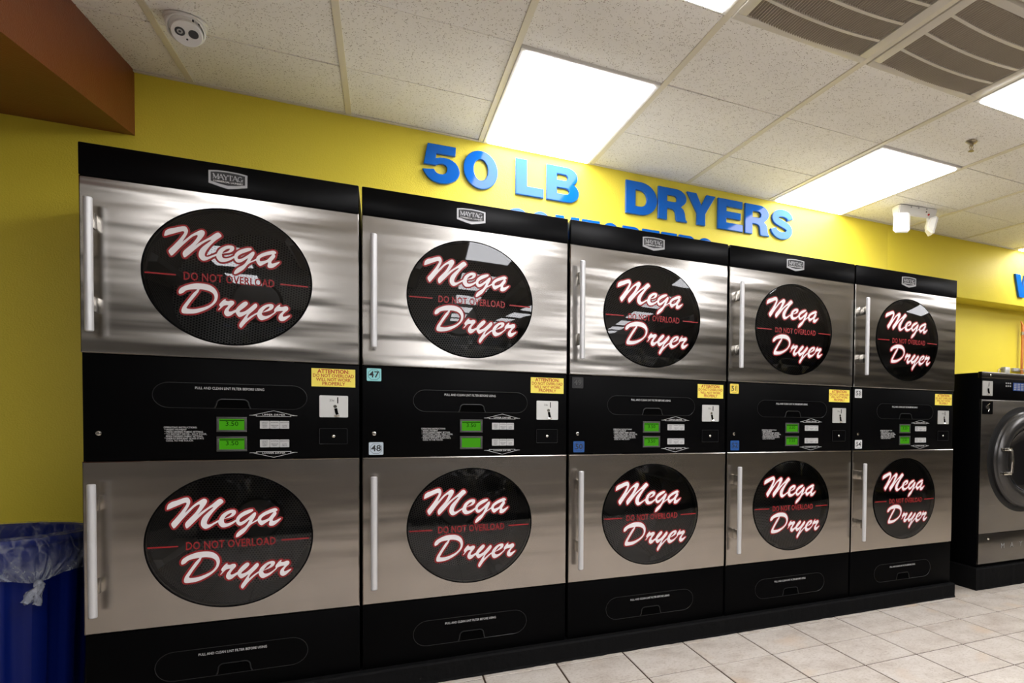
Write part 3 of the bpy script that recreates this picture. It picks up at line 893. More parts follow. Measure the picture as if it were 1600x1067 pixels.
# ================================================================== STACK DRYERS
# outlines of the script lettering on the door glass, mm from the porthole centre
SCRIPT = [
  ('M', [(-187.6,127.8),(-185.8,139.6),(-182.5,146.4),(-173.1,153.8),(-159.7,158.4),(-144.8,164.7),(-131.2,168.5),(-125.1,164.7),(-121.1,154.8),(-122.6,143.3),(-127.4,131.2),(-136.4,112.3),(-126.8,122.3),(-112.3,139.3),(-98.5,151.0),(-87.4,159.3),(-80.5,161.7),(-74.3,157.8),(-72.9,149.7),(-77.9,137.5),(-89.1,118.4),(-100.2,101.3),(-91.9,110.6),(-75.2,124.8),(-55.6,141.7),(-42.8,154.5),(-32.9,159.4),(-24.5,149.1),(-27.4,142.9),(-38.8,131.8),(-51.5,116.3),(-62.8,99.0),(-70.6,83.4),(-73.4,72.8),(-71.4,65.9),(-63.0,65.9),(-50.4,73.1),(-36.9,81.3),(-37.0,75.0),(-50.4,66.0),(-63.1,56.0),(-74.3,50.0),(-82.6,52.0),(-89.4,61.4),(-90.8,72.2),(-87.9,86.3),(-80.9,98.3),(-69.7,111.1),(-57.1,124.7),(-54.9,129.1),(-62.6,125.9),(-75.2,115.9),(-89.2,101.5),(-110.0,77.0),(-129.3,55.2),(-134.0,59.1),(-136.0,69.8),(-131.8,80.2),(-120.8,93.7),(-107.0,110.6),(-97.3,127.8),(-93.4,138.3),(-97.2,141.1),(-109.6,132.0),(-123.4,115.1),(-144.0,88.0),(-165.7,57.8),(-171.1,61.6),(-175.7,74.2),(-164.2,91.0),(-147.8,114.7),(-136.9,133.5),(-131.4,145.5),(-134.1,149.6),(-140.9,147.8),(-157.1,139.8),(-174.6,131.1),(-185.3,125.9)],
   []),
  ('e', [(-38.7,79.6),(-30.9,97.1),(-19.5,108.2),(-5.2,115.5),(7.7,115.7),(12.7,110.0),(11.2,100.1),(3.3,91.4),(-8.2,86.7),(-22.7,82.5),(-23.2,76.8),(-22.5,70.4),(-18.3,66.5),(-9.7,66.9),(1.8,71.6),(14.0,79.9),(14.0,73.5),(3.1,63.3),(-9.8,55.1),(-22.6,51.8),(-31.1,53.8),(-38.1,63.3),(-40.2,72.5)],
   [[(-22.4,84.3),(-18.1,92.7),(-9.5,101.3),(-0.9,104.4),(-0.2,100.7),(-6.7,93.0),(-15.3,88.0)]]),
  ('g', [(12.3,76.3),(16.2,88.8),(24.9,99.3),(36.6,107.7),(49.7,113.4),(61.4,115.5),(65.1,112.5),(62.9,107.1),(51.1,99.6),(36.5,91.3),(26.3,82.8),(22.7,75.7),(24.1,69.2),(30.6,69.7),(40.8,76.4),(54.0,88.4),(64.3,99.7),(70.2,103.0),(73.4,100.1),(72.4,91.0),(65.7,76.6),(60.5,65.0),(70.1,70.8),(79.7,77.6),(79.6,72.1),(68.5,64.5),(56.8,56.1),(49.4,46.5),(40.6,32.4),(30.3,22.2),(18.7,13.0),(12.9,11.6),(11.9,16.3),(15.9,26.9),(24.6,37.2),(37.7,47.3),(45.1,56.0),(49.5,64.8),(53.9,76.5),(40.7,64.5),(30.5,56.9),(21.8,55.7),(14.7,63.4)],
   []),
  ('a', [(77.7,75.0),(81.9,86.7),(92.4,97.2),(105.8,105.6),(120.8,112.2),(132.8,115.3),(139.6,110.3),(138.8,104.7),(134.3,103.1),(137.0,95.5),(134.2,87.3),(127.4,77.4),(124.4,69.3),(127.4,65.3),(137.2,69.4),(149.3,75.5),(150.1,72.3),(141.7,61.6),(131.1,51.1),(122.0,47.5),(114.5,49.4),(112.7,56.1),(115.3,68.0),(108.6,64.7),(99.6,57.9),(90.7,51.6),(83.3,57.1),(78.4,68.5)],
   [[(127.5,99.8),(120.7,98.3),(104.2,90.9),(92.3,82.4),(89.0,75.2),(90.7,69.5),(99.7,71.7),(111.6,77.5),(120.7,89.9)]]),
  ('D', [(-148.2,-73.1),(-147.5,-66.0),(-142.7,-56.8),(-130.4,-47.3),(-112.6,-39.1),(-94.6,-34.4),(-73.8,-34.4),(-59.9,-37.4),(-48.7,-44.7),(-40.3,-56.3),(-36.2,-71.1),(-37.6,-85.5),(-42.0,-97.7),(-51.9,-111.1),(-66.0,-124.1),(-82.8,-134.9),(-99.5,-143.0),(-116.0,-146.5),(-132.4,-147.4),(-139.9,-144.8),(-141.2,-135.8),(-137.7,-123.7),(-129.4,-108.6),(-118.4,-90.1),(-105.9,-70.0),(-95.5,-57.6),(-104.4,-57.6),(-118.2,-59.9),(-129.2,-65.1),(-136.0,-73.3),(-145.5,-77.7)],
   [[(-89.5,-56.8),(-82.3,-55.2),(-65.6,-57.6),(-53.0,-64.2),(-46.8,-73.8),(-46.1,-86.4),(-51.8,-100.3),(-63.1,-111.8),(-79.9,-120.9),(-99.4,-127.8),(-115.9,-129.6),(-126.8,-127.5),(-124.1,-119.8),(-113.0,-99.6),(-99.1,-77.8),(-90.7,-62.5)]]),
  ('r', [(-35.8,-124.6),(-29.3,-114.3),(-32.1,-110.4),(-32.1,-105.0),(-26.4,-95.6),(-17.8,-85.6),(-12.8,-84.2),(-14.2,-88.6),(-6.4,-91.2),(0.8,-88.2),(9.4,-89.1),(12.0,-95.7),(9.4,-101.8),(0.7,-112.8),(-5.1,-123.2),(-3.7,-128.8),(4.9,-127.0),(17.9,-119.2),(17.9,-127.4),(9.2,-134.7),(-0.9,-144.6),(-11.0,-147.1),(-17.4,-140.1),(-18.3,-130.9),(-13.7,-118.7),(-5.0,-105.9),(-16.5,-107.5),(-23.6,-114.0),(-33.6,-126.0)],
   []),
  ('y', [(15.1,-124.1),(19.5,-113.5),(29.7,-99.9),(40.0,-89.9),(47.3,-86.9),(52.4,-92.0),(50.1,-100.0),(39.8,-111.9),(29.6,-121.9),(27.4,-128.1),(33.9,-127.8),(45.6,-121.7),(58.9,-108.3),(69.3,-96.4),(76.7,-91.2),(80.8,-96.6),(79.6,-104.8),(69.1,-118.5),(54.4,-135.5),(49.9,-149.7),(58.7,-141.5),(70.6,-131.6),(82.4,-123.6),(82.4,-129.1),(72.0,-137.3),(58.7,-150.7),(45.4,-165.8),(33.6,-183.8),(29.3,-186.1),(25.7,-180.1),(27.2,-171.1),(35.2,-157.3),(44.1,-141.7),(49.2,-132.2),(39.7,-139.4),(26.6,-146.9),(19.4,-139.1),(15.5,-129.6)],
   []),
  ('e', [(80.2,-128.9),(84.0,-116.3),(92.9,-104.2),(104.9,-94.2),(118.4,-89.0),(127.5,-89.5),(131.2,-95.8),(128.1,-105.8),(118.3,-114.1),(104.8,-120.2),(95.8,-123.4),(94.3,-128.5),(97.3,-134.4),(106.2,-136.2),(118.2,-130.9),(128.8,-122.7),(135.7,-114.9),(137.2,-119.8),(127.3,-130.0),(115.2,-141.8),(101.7,-149.7),(92.7,-152.5),(85.3,-148.0),(80.9,-138.2)],
   [[(96.6,-122.2),(98.8,-115.9),(106.4,-105.5),(115.4,-98.9),(118.4,-101.1),(113.8,-108.1),(104.8,-115.6)]]),
  ('r', [(132.2,-112.7),(134.9,-104.6),(142.6,-94.1),(151.0,-87.3),(151.7,-91.2),(149.4,-95.6),(157.8,-96.4),(167.0,-92.6),(173.9,-93.6),(176.9,-100.1),(174.6,-107.5),(165.3,-116.9),(159.2,-127.6),(160.7,-133.4),(168.3,-131.3),(180.7,-125.6),(182.2,-129.0),(174.5,-137.6),(165.2,-147.0),(156.0,-151.1),(148.4,-147.1),(145.7,-137.5),(150.0,-124.8),(160.8,-111.8),(151.6,-111.8),(142.5,-114.7),(134.9,-118.0)],
   []),
]
PR = 0.249                  # porthole radius
PCX, PCZU, PCZL = 0.418, 1.651, 0.664
SAG = 0.010
def bulge(x, z):
    """front of the slightly domed door glass, relative to the porthole centre"""
    r2 = min(1.0, (x * x + z * z) / (PR * PR))
    return -0.004 - SAG * (1 - r2)

# --- door plate with a round hole, centred on the porthole
DX0, DX1 = GAP / 2 - PCX, W - GAP / 2 - PCX
DHZ = 0.3035
def door_plate(steel):
    angs = sorted(set([2 * math.pi * k / 96 for k in range(96)] + [math.atan2(z, x) % (2 * math.pi) for x in (DX0, DX1) for z in (-DHZ, DHZ)]))
    def rect(a, ins):
        c, s = math.cos(a), math.sin(a)
        t = min(((DX1 - ins) / c if c > 1e-9 else (DX0 + ins) / c if c < -1e-9 else 9e9), ((DHZ - ins) / abs(s) if abs(s) > 1e-9 else 9e9))
        return c * t, s * t
    n = len(angs)
    rings = []
    # outer back, outer front edge, bevel, hole front, hole back
    R = [[(*rect(a, 0.0), 0.030) for a in angs], [(*rect(a, 0.0), 0.003) for a in angs], [(*rect(a, 0.003), 0.0) for a in angs],
         [(math.cos(a) * (PR + 0.0030), math.sin(a) * (PR + 0.0030), 0.0) for a in angs], [(math.cos(a) * (PR + 0.0015), math.sin(a) * (PR + 0.0015), 0.03) for a in angs]]
    mb = MB()
    vs = [(x, y, z) for rg in R for (x, z, y) in rg]
    fs = []
    for i in range(len(R) - 1):
        for k in range(n):
            fs.append([i * n + k, i * n + (k + 1) % n, (i + 1) * n + (k + 1) % n, (i + 1) * n + k])
    mb.add(vs, fs, steel)
    return mb.mesh('door')
ME_DOOR_U, ME_DOOR_L = door_plate(M_STEEL), door_plate(M_STEEL_FLAT)
def glass_mesh():
    prof = [(0.0001, bulge(0, 0))] + [(PR * k / 12, bulge(PR * k / 12, 0)) for k in range(1, 13)] + [(PR, 0.004)]
    return MB().lathe(prof, M_GLASS, 'Y', 72).mesh('door_glass')
ME_GLASS = glass_mesh()
ME_TRIM = MB().lathe([(PR - 0.001, -0.0035), (PR + 0.0045, -0.0035), (PR + 0.0045, 0.002), (PR - 0.001, 0.002), (PR - 0.001, -0.0035)], M_PANEL, 'Y', 96).mesh('glass_trim')

def conform(me, lift):
    for v in me.vertices:
        v.co.y = bulge(v.co.x, v.co.z) - lift
def script_meshes(items):
    red, mw = MB(), MB()
    for ch, outer, holes in items:
        o = catmull([(x / 1000, z / 1000) for x, z in outer], 2)
        hh = [catmull([(x / 1000, z / 1000) for x, z in h], 2) for h in holes]
        me = curve_mesh('x', [o] + hh, M_DECAL_W)
        mw.add([v.co.copy() for v in me.vertices], [list(p.vertices) for p in me.polygons], M_DECAL_W)
        bpy.data.meshes.remove(me)
        for loop in [o] + hh:
            red.ribbon(loop, 0.0125, 0.0, M_DECAL_R, closed=True)
    a, b = mw.mesh('script_word'), red.mesh('script_outline')
    conform(a, 0.0022); conform(b, 0.0010)
    return a, b
WORDS = [('Mega', script_meshes(SCRIPT[:4])), ('Dryer', script_meshes(SCRIPT[4:]))]
def dno_mesh():
    me = text_mesh('DO NOT OVERLOAD', 0.041, M_DECAL_R, bold=0.0008, spacing=1.06, width=0.268)
    xs = [v.co.x for v in me.vertices]; zs = [v.co.z for v in me.vertices]
    me.transform(Matrix.Translation((0.0 - (max(xs) + min(xs)) / 2, 0, -0.0105 - (max(zs) + min(zs)) / 2)))
    conform(me, 0.0008)
    return me
ME_DNO = dno_mesh()
def line_mesh(a, b):
    mb = MB()
    N = 8
    vs = []
    for k in range(N + 1):
        x = a + (b - a) * k / N
        vs += [(x, 0, -0.0128), (x, 0, -0.0072)]
    mb.add(vs, [[2 * k, 2 * k + 2, 2 * k + 3, 2 * k + 1] for k in range(N)], M_DECAL_R)
    me = mb.mesh('decal_line'); conform(me, 0.0008)
    return me
ME_LINES = [line_mesh(-0.243, -0.156), line_mesh(0.152, 0.240)]

# --- handle (relative to the porthole centre)
HX, HY = 0.047 - PCX, -0.067
def handle_mesh(z0, z1):
    mb = MB()
    r = 0.0120
    mb.tube([(HX, HY, z0), (HX, HY, z0 + 0.003), (HX, HY, z1 - 0.003), (HX, HY, z1)], [r - 0.003, r, r, r - 0.003], M_HANDLE, 20)
    L = z1 - z0
    for f in (0.155, 0.785):
        zc = z0 + L * (1 - f)
        mb.box(HX - 0.0045, HX + 0.0045, HY, 0.0, zc - 0.026, zc + 0.026, M_CHROME, 0.002)
    return mb.mesh('handle')
ME_HAND_U = handle_mesh(1.415 - PCZU, 1.868 - PCZU)
ME_HAND_L = handle_mesh(0.434 - PCZL, 0.895 - PCZL)

# --- drum behind the glass
def drum_mesh():
    R, y0, y1, n = 0.300, 0.075, 0.62, 64
    vs, fs, uv = [], [], []
    me = bpy.data.meshes.new('drum')
    for y in (y0, y1):
        for k in range(n):
            a = 2 * math.pi * k / n
            vs.append((R * math.cos(a), y, R * math.sin(a)))
    for k in range(n):
        k2 = (k + 1) % n
        fs.append([k, k2, n + k2, n + k])
        a0, a1 = 2 * math.pi * k / n * R, 2 * math.pi * (k + 1) / n * R
        uv += [(a0, y0), (a1, y0), (a1, y1), (a0, y1)]
    fs.append([n + k for k in range(n)])
    uv += [(vs[n + k][0], vs[n + k][2]) for k in range(n)]
    me.from_pydata(vs, [], fs)
    l = me.uv_layers.new(name='UVMap')
    for i, c in enumerate(uv): l.data[i].uv = c
    me.materials.append(M_DRUM)
    for p in me.polygons[:n]: p.use_smooth = True
    me.update()
    return me
ME_DRUM = drum_mesh()
_mb = MB().lathe([(0.0, 0.600), (0.085, 0.600), (0.095, 0.610), (0.095, 0.6195)], M_DRUMP, 'Y', 40)
ME_HUB = _mb.mesh('drum_hub')
def baffle_mesh(a):
    mb = MB()
    c, s = math.cos(a), math.sin(a)
    def P(r, t, y): return (c * r - s * t, y, s * r + c * t)
    vs = []
    for y in (0.09, 0.61):
        vs += [P(0.299, -0.035, y), P(0.299, 0.035, y), P(0.235, 0.010, y), P(0.235, -0.010, y)]
    mb.add(vs, [[0, 1, 2, 3], [7, 6, 5, 4], [0, 4, 5, 1], [1, 5, 6, 2], [2, 6, 7, 3], [3, 7, 4, 0]], M_DRUMP)
    return mb.mesh('drum_baffle')
ME_BAFF = [baffle_mesh(math.radians(a)) for a in (80, 200, 320)]
ME_BULK = MB().lathe([(PR + 0.001, 0.028), (0.2535, 0.070), (0.330, 0.070), (0.330, 0.085)], M_BADGE_IN, 'Y', 64).mesh('front_bulkhead')

# --- cabinet shell
x0, x1 = GAP / 2, W - GAP / 2
_c = MB()
YB = 0.755
_c.box(x0, x0 + 0.006, 0.014, YB, ZP, Z5 - 0.013, M_BLACK)
_c.box(x1 - 0.006, x1, 0.014, YB, ZP, Z5 - 0.013, M_BLACK)
_c.box(x0 + .006, x1 - .006, YB - 0.008, YB, ZP, Z5 - 0.013, M_BLACK)
_c.box(x0 + .006, x1 - .006, 0.03, YB - .008, ZP, ZP + 0.02, M_BLACK)
_c.box(x0 + .006, x1 - .006, 0.03, YB - .008, Z3 - 0.02, Z3 - 0.005, M_BLACK)
_c.box(x0 + .006, x1 - .006, 0.03, YB - .008, Z2 + 0.005, Z2 + 0.02, M_BLACK)
_c.box(x0 + .006, x1 - .006, 0.03, YB - .008, Z1 - 0.02, Z1 - 0.005, M_BLACK)
ME_CAB = _c.mesh('cabinet')
ME_TOP = MB().box(x0, x1, 0.051, YB, Z5 - 0.012, Z5 - 0.0015, M_BOUNCE).mesh('top_cover')  # unseen top, made pale to brighten the ceiling near the wall
ME_BAND = MB().box(x0, x1, -0.004, 0.05, Z4 + 0.0045, Z5, M_BLACK, 0.004).mesh('top_band')
ME_PANEL = MB().box(x0 + .001, x1 - .001, 0.010, 0.030, Z2 + 0.003, Z3 - 0.003, M_PANEL, 0.001).mesh('control_panel')
ME_KICK = MB().box(x0 + .001, x1 - .001, 0.008, 0.030, ZP, Z1 - 0.003, M_PANEL, 0.001).mesh('lower_panel')
PY, KY = 0.010, 0.008      # faces of the two black panels

# --- lint filter doors
def lint_mesh(y, z0, z1, g0, g1, gz):
    mb = MB()
    st = stadium(0.190, 0.652, z0, z1, 12)
    mb.plate(st, y - 0.0015, y + 0.002, M_PANEL)
    mb.tube([(x, y - 0.0012, z) for x, z in st], 0.0013, M_EDGE, 6, closed=True)
    return mb.mesh('lint_filter_door')
def grip_mesh(y, g0, g1, zb, zt):
    mb = MB()
    r = 0.016
    arch = [(g0, zb), (g0 + 0.004, zb + 0.010)] + [(g0 + 0.006 + r - math.cos(a) * r, zt - r + math.sin(a) * r) for a in [math.pi / 2 * i / 5 for i in range(6)]]
    arch += [(g1 - 0.006 - r + math.sin(a) * r, zt - r + math.cos(a) * r) for a in [math.pi / 2 * i / 5 for i in range(6)]] + [(g1 - 0.004, zb + 0.010), (g1, zb)]
    mb.plate(arch, y - 0.0022, y + 0.002, M_VOID)
    mb.tube([(x, y - 0.0026, z) for x, z in arch], 0.0022, M_EDGE, 6)
    return mb.mesh('finger_grip')
ME_LINT_U = lint_mesh(PY, 1.161, 1.253, 0, 0, 0)
ME_GRIP_U = grip_mesh(PY, 0.366, 0.474, 1.161, 1.195)
ME_LINT_L = lint_mesh(KY, 0.154, 0.262, 0, 0, 0)
ME_GRIP_L = grip_mesh(KY, 0.366, 0.474, 0.156, 0.196)

# --- badge
def shield(cx, cz, w, h, dip, ins=0.0):
    a = w / 2 - ins
    t = h / 2 - ins
    return [(cx - a, cz - t + 0.004), (cx - a * 0.45, cz - t - dip * 0.45), (cx, cz - t - dip), (cx + a * 0.45, cz - t - dip * 0.45), (cx + a, cz - t + 0.004), (cx + a, cz + t - 0.002), (cx + a * .6, cz + t + 0.0015),
            (cx, cz + t + 0.003), (cx - a * .6, cz + t + 0.0015), (cx - a, cz + t - 0.002)]
BCX, BCZ = 0.413, 2.012
ME_BADGE = MB().plate(shield(BCX, BCZ, 0.114, 0.052, 0.010), -0.0075, -0.002, M_BADGE).mesh('badge')
ME_BADGE_IN = MB().plate(shield(BCX, BCZ + 0.0015, 0.114, 0.052, 0.006, 0.0065), -0.0085, -0.006, M_BADGE_IN).mesh('badge_field')
# serif capitals for the badge, as thick and thin strokes
def serif_word(word, x, z, h, material, pitch, th=0.18, y=0.0):
    mb = MB()
    G = {'M': ([((.05, 0), (.05, 1)), ((.05, 1), (.45, .1)), ((.45, .1), (.85, 1)), ((.85, 1), (.85, 0))], [(.05, 0), (.85, 0), (.05, 1), (.85, 1)], .95, (.5, 1.2, .6, 1.1)),
         'A': ([((0, 0), (.38, 1)), ((.38, 1), (.78, 0)), ((.17, .33), (.60, .33))], [(0, 0), (.78, 0)], .84, (.55, 1.2, .5)),
         'Y': ([((0, 1), (.36, .45)), ((.72, 1), (.36, .45)), ((.36, .5), (.36, 0))], [(0, 1), (.72, 1), (.36, 0)], .78, (1.1, .6, 1.1)),
         'T': ([((.36, 0), (.36, 1)), ((0, .97), (.72, .97)), ((.02, .97), (.02, .76)), ((.70, .97), (.70, .76))], [(.36, 0)], .78, (1.15, .55, .5, .5)),
         'G': ([], [], .9, ())}
    cx = x
    for ch in word:
        segs, ser, w, ths = G[ch]
        for (a, b), t in zip(segs, ths):
            mb.ribbon([(cx + a[0] * h, z + a[1] * h), (cx + b[0] * h, z + b[1] * h)], th * h * t, y, material)
        for s in ser:
            mb.ribbon([(cx + (s[0] - .12) * h, z + s[1] * h), (cx + (s[0] + .12) * h, z + s[1] * h)], th * h * 0.45, y, material)
        if ch == 'G':
            p = arc(.42, .5, .38, .5, 50, 330, 14)
            mb.ribbon([(cx + a * h, z + b * h) for a, b in p], th * h * 0.85, y, material)
            mb.ribbon([(cx + .74 * h, z + .05 * h), (cx + .74 * h, z + .42 * h)], th * h, y, material)
            mb.ribbon([(cx + .56 * h, z + .43 * h), (cx + .88 * h, z + .43 * h)], th * h * .5, y, material)
        cx += w * h * pitch
    return mb
ME_MAYTAG = serif_word('MAYTAG', BCX - 0.0435, BCZ - 0.004, 0.0175, M_BADGE, 0.985, y=-0.0092).mesh('lettering')

# --- control panel pieces
SHIFT = 0.004
ME_ATT = MB().box(0.667, 0.815, PY - 0.0012, PY, 1.254, 1.326, M_LABEL_Y).mesh('warning_label')
ME_COIN = MB().plate(rrect(0.693, 0.790, 1.132, 1.219, 0.004), PY - 0.003, PY, M_COIN).mesh('coin_plate')
_cs = MB().box(0.7530, 0.7568, PY - 0.0036, PY - 0.001, 1.188, 1.213, M_VOID)
ME_CSLOT = _cs.mesh('coin_slot')
_cr = MB().lathe([(0.0, PY - 0.006), (0.006, PY - 0.006), (0.007, PY - 0.003)], M_CHROME, 'Y', 14, (0.746, 0, 1.176))
_cr.tube([(0.748, PY - 0.0045, 1.168), (0.751, PY - 0.0045, 1.150), (0.754, PY - 0.0045, 1.144)], 0.0050, M_VOID, 8)
_cr.tube([(0.744, PY - 0.005, 1.139), (0.752, PY - 0.007, 1.136), (0.760, PY - 0.005, 1.139)], 0.0035, M_CHROME, 8)
ME_CRET = _cr.mesh('coin_return')
_bx = MB().plate(rrect(0.693, 0.787, 1.025, 1.087, 0.003), PY - 0.004, PY, M_PANEL)
_bx.tube([(x, PY - 0.004, z) for x, z in rrect(0.693, 0.787, 1.025, 1.087, 0.003)], 0.0011, M_EDGE, 6, closed=True)
ME_BOX = _bx.mesh('coin_box')
ME_BLOCK = MB().lathe([(0.0, PY - 0.007), (0.0035, PY - 0.007), (0.0055, PY - 0.0055), (0.006, PY - 0.003)], M_CHROME, 'Y', 16, (0.740, 0, 1.056)).mesh('box_lock')
def lcd_meshes(zt):
    f = MB()
    xa, xb, zb = 0.371, 0.462, zt - 0.0565
    b = 0.0075
    for (a0, a1, c0, c1) in ((xa, xb, zb, zb + b), (xa, xb, zt - b, zt), (xa, xa + b, zb + b, zt - b), (xb - b, xb, zb + b, zt - b)):
        f.box(a0, a1, PY - 0.0035, PY, c0, c1, M_LCDF, 0.0008)
    s = MB().box(xa + b, xb - b, PY - 0.001, PY, zb + b, zt - b, M_LCD)
    return f.mesh('display_frame'), s.mesh('display_screen')
LCD = [(1.129, lcd_meshes(1.129)), (1.0555, lcd_meshes(1.0555))]
ME_BTN = MB().plate(rrect(-0.0150, 0.0150, -0.0150, 0.0150, 0.002), PY - 0.0022, PY, M_BTN).mesh('button')
def arrow_mesh(zc, up):
    s = 1 if up else -1
    mb = MB()
    # open chevron with a base line and little tails
    mb.ribbon([(0.478, zc), (0.545, zc + 0.0185 * s), (0.613, zc)], 0.0013, PY - 0.0006, M_PRINT)
    mb.ribbon([(0.470, zc), (0.493, zc), (0.490, zc - 0.0035 * s), (0.600, zc - 0.0035 * s), (0.597, zc), (0.620, zc)], 0.0013, PY - 0.0006, M_PRINT)
    return mb.mesh('arrow_print')
ME_ARR = [arrow_mesh(1.1365, True), arrow_mesh(0.993, False)]
ME_LOCK = MB().lathe([(0.0, PY - 0.006), (0.004, PY - 0.006), (0.0042, PY - 0.0045), (0.008, PY - 0.004), (0.009, PY - 0.001)], M_CHROME, 'Y', 20, (0.047, 0, 1.067)).mesh('key_lock')
OPS = ('OPERATING INSTRUCTIONS:\n * INSERT PAYMENT\n * PRESS DESIRED FABRIC SETTING.\n * TO RESTART DRYER - SHUT DOOR,\n   PRESS DESIRED FABRIC SETTING.\n'
       ' * ENERGY EFFICIENT GLASS STAYS\n   COOL TO THE TOUCH.')
BTN_TXT = ['HEAVY\nDUTY\nHIGH\nHEAT', 'NORMAL\n\nMEDIUM\nHEAT', 'DELICATE\n\nLOW\nHEAT']
NUM_STYLE = {'teal': (0.25, 0.60, 0.62, 1), 'pale': (0.46, 0.53, 0.60, 1), 'black': (0.004, 0.004, 0.005, 1), 'blue': (0.010, 0.075, 0.28, 1), 'yellow': (0.85, 0.66, 0.10, 1), 'white': (0.60, 0.60, 0.60, 1)}
def number_sticker(root, num, style, x, z, s=0.052):
    bg = mat('sticker_' + style, NUM_STYLE[style], 0.35)
    o = MB().plate(rrect(-s / 2, s / 2, -s / 2, s / 2, 0.004), PY - 0.0012, PY, bg).obj('number_sticker', root, loc=(x, 0, z), label='%s square sticker with the number %s' % (style, num))
    ink = M_LCDF if style == 'black' else M_DARKPRINT
    c = s / 2 - 0.006; k = 0.010
    oc = [(-c + k, -c), (c - k, -c), (c, -c + k), (c, c - k), (c - k, c), (-c + k, c), (-c, c - k), (-c, -c + k)]
    MB().ribbon(oc, 0.0012, PY - 0.0016, ink, closed=True).obj('octagon_border', o)
    text(o, num, 0, PY - 0.0016, 0, 0.036, ink, bold=0.0006)

def dryer(i, label, nums, lcd_txt):
    root = thing('stack_dryer', label, 'dryer', (i * W, 0, 0), group='stacked steel dryers in a row')
    link('cabinet', ME_CAB, root)
    link('top_band', ME_BAND, root)
    link('top_cover', ME_TOP, root)
    bg = link('badge', ME_BADGE, root, label='silver shield badge reading MAYTAG')
    link('badge_field', ME_BADGE_IN, bg)
    link('lettering', ME_MAYTAG, bg)
    text(bg, 'COMMERCIAL LAUNDRY', BCX, -0.0092, BCZ - 0.0125, 0.0088, M_PRINT, bold=0.0002, width=0.088)
    for up, cz in ((True, PCZU), (False, PCZL)):
        d = link('door', ME_DOOR_U if up else ME_DOOR_L, root, loc=(PCX, 0, cz), label='%s stainless steel door with a round window' % ('upper' if up else 'lower'))
        link('handle', ME_HAND_U if up else ME_HAND_L, d)
        link('door_glass', ME_GLASS, d)
        link('glass_trim', ME_TRIM, d)
        for wd, (mw_, mr_) in WORDS:
            link('script_outline', mr_, d)
            link('script_word', mw_, d, label='white script word %s with a red outline' % wd)
        link('lettering', ME_DNO, d)
        for lm in ME_LINES: link('decal_line', lm, d)
        dr = link('drum', ME_DRUM, root, loc=(PCX, 0, cz), rot=(0, 0.35 * i + (0.6 if up else 0), 0))
        link('drum_hub', ME_HUB, dr)
        for b in ME_BAFF:
            link('drum_baffle', b, dr)
        link('front_bulkhead', ME_BULK, root, loc=(PCX, 0, cz))
    p = link('control_panel', ME_PANEL, root)
    lf = link('lint_filter_door', ME_LINT_U, root); link('finger_grip', ME_GRIP_U, lf)
    text(lf, 'PULL AND CLEAN LINT FILTER BEFORE USING', 0.413, PY - 0.0022, 1.2345, 0.0135, M_PRINT, width=0.206)
    k = link('lower_panel', ME_KICK, root)
    lf = link('lint_filter_door', ME_LINT_L, root); link('finger_grip', ME_GRIP_L, lf)
    text(lf, 'PULL AND CLEAN LINT FILTER BEFORE USING', 0.417, KY - 0.0022, 0.240, 0.0135, M_PRINT, width=0.206)
    a = link('warning_label', ME_ATT, root, label='yellow warning label')
    text(a, 'ATTENTION:', 0.741, PY - 0.0016, 1.3145, 0.0215, M_LABEL_RT, bold=0.0006, width=0.108)
    for s, z, w in (('DO NOT OVERLOAD', 1.2975, 0.138), ('WILL NOT WORK', 1.2815, 0.118), ('PROPERLY', 1.2655, 0.078)):
        text(a, s, 0.741, PY - 0.0016, z, 0.0185, M_LABEL_RT, bold=0.0003, width=w)
    c = link('coin_plate', ME_COIN, root)
    link('coin_slot', ME_CSLOT, c); link('coin_return', ME_CRET, c)
    text(c, '25\u00a2', 0.735, PY - 0.0034, 1.200, 0.012, M_DARKPRINT)
    b = link('coin_box', ME_BOX, root); link('box_lock', ME_BLOCK, b)
    for (zt, (fm, sm)), tx in zip(LCD, lcd_txt):
        f = link('display', fm, root)
        link('display_screen', sm, f)
        if tx:
            text(f, tx, 0.4165, PY - 0.0015, zt - 0.026, 0.024, M_LCDT, name='display_digits', width=0.038)
            link('display_bar', MB().box(0.380, 0.453, PY - 0.0014, PY - 0.0012, zt - 0.0145, zt - 0.011, M_LCDT).mesh('display_bar'), f)
    for zc, in ((1.1005,), (1.0285,)):
        for q in range(3):
            bt = link('button', ME_BTN, root, loc=(0.517 + q * 0.031, 0, zc))
            link('lettering', text_mesh(BTN_TXT[q], 0.0062, M_DARKPRINT, line=0.95), bt, loc=(0, PY - 0.0026, 0))
    for me, tx, z in ((ME_ARR[0], 'UPPER DRYER', 1.1385), (ME_ARR[1], 'LOWER DRYER', 0.991)):
        ar = link('arrow_print', me, root)
        text(ar, tx, 0.545, PY - 0.0006, z, 0.0098, M_PRINT, width=0.072)
    text(root, OPS, 0.220, PY - 0.0006, 1.064, 0.0088, M_PRINT, name='instruction_print', align='LEFT', line=0.92, width=0.122)
    link('key_lock', ME_LOCK, root)
    for num, st, x, z in nums:
        number_sticker(root, num, st, x, z)
    return root
NU, NL = (0.047, 1.309), (0.054, 1.005)
dryer(0, 'leftmost stacked steel dryer beside the blue trash can, without number stickers', [], ('3.50', '3.50'))
dryer(1, 'second stacked steel dryer from the left, with a teal sticker numbered 47', [('47', 'teal', *NU), ('48', 'pale', *NL)], ('3.50', ''))
dryer(2, 'middle stacked steel dryer, with a blue sticker numbered 50 under a black one', [('49', 'black', *NU), ('50', 'blue', *NL)], ('3.50', '3.50'))
dryer(3, 'stacked steel dryer with a yellow sticker numbered 51, second from the right', [('51', 'yellow', *NU), ('52', 'blue', *NL)], ('3.50', '3.50'))
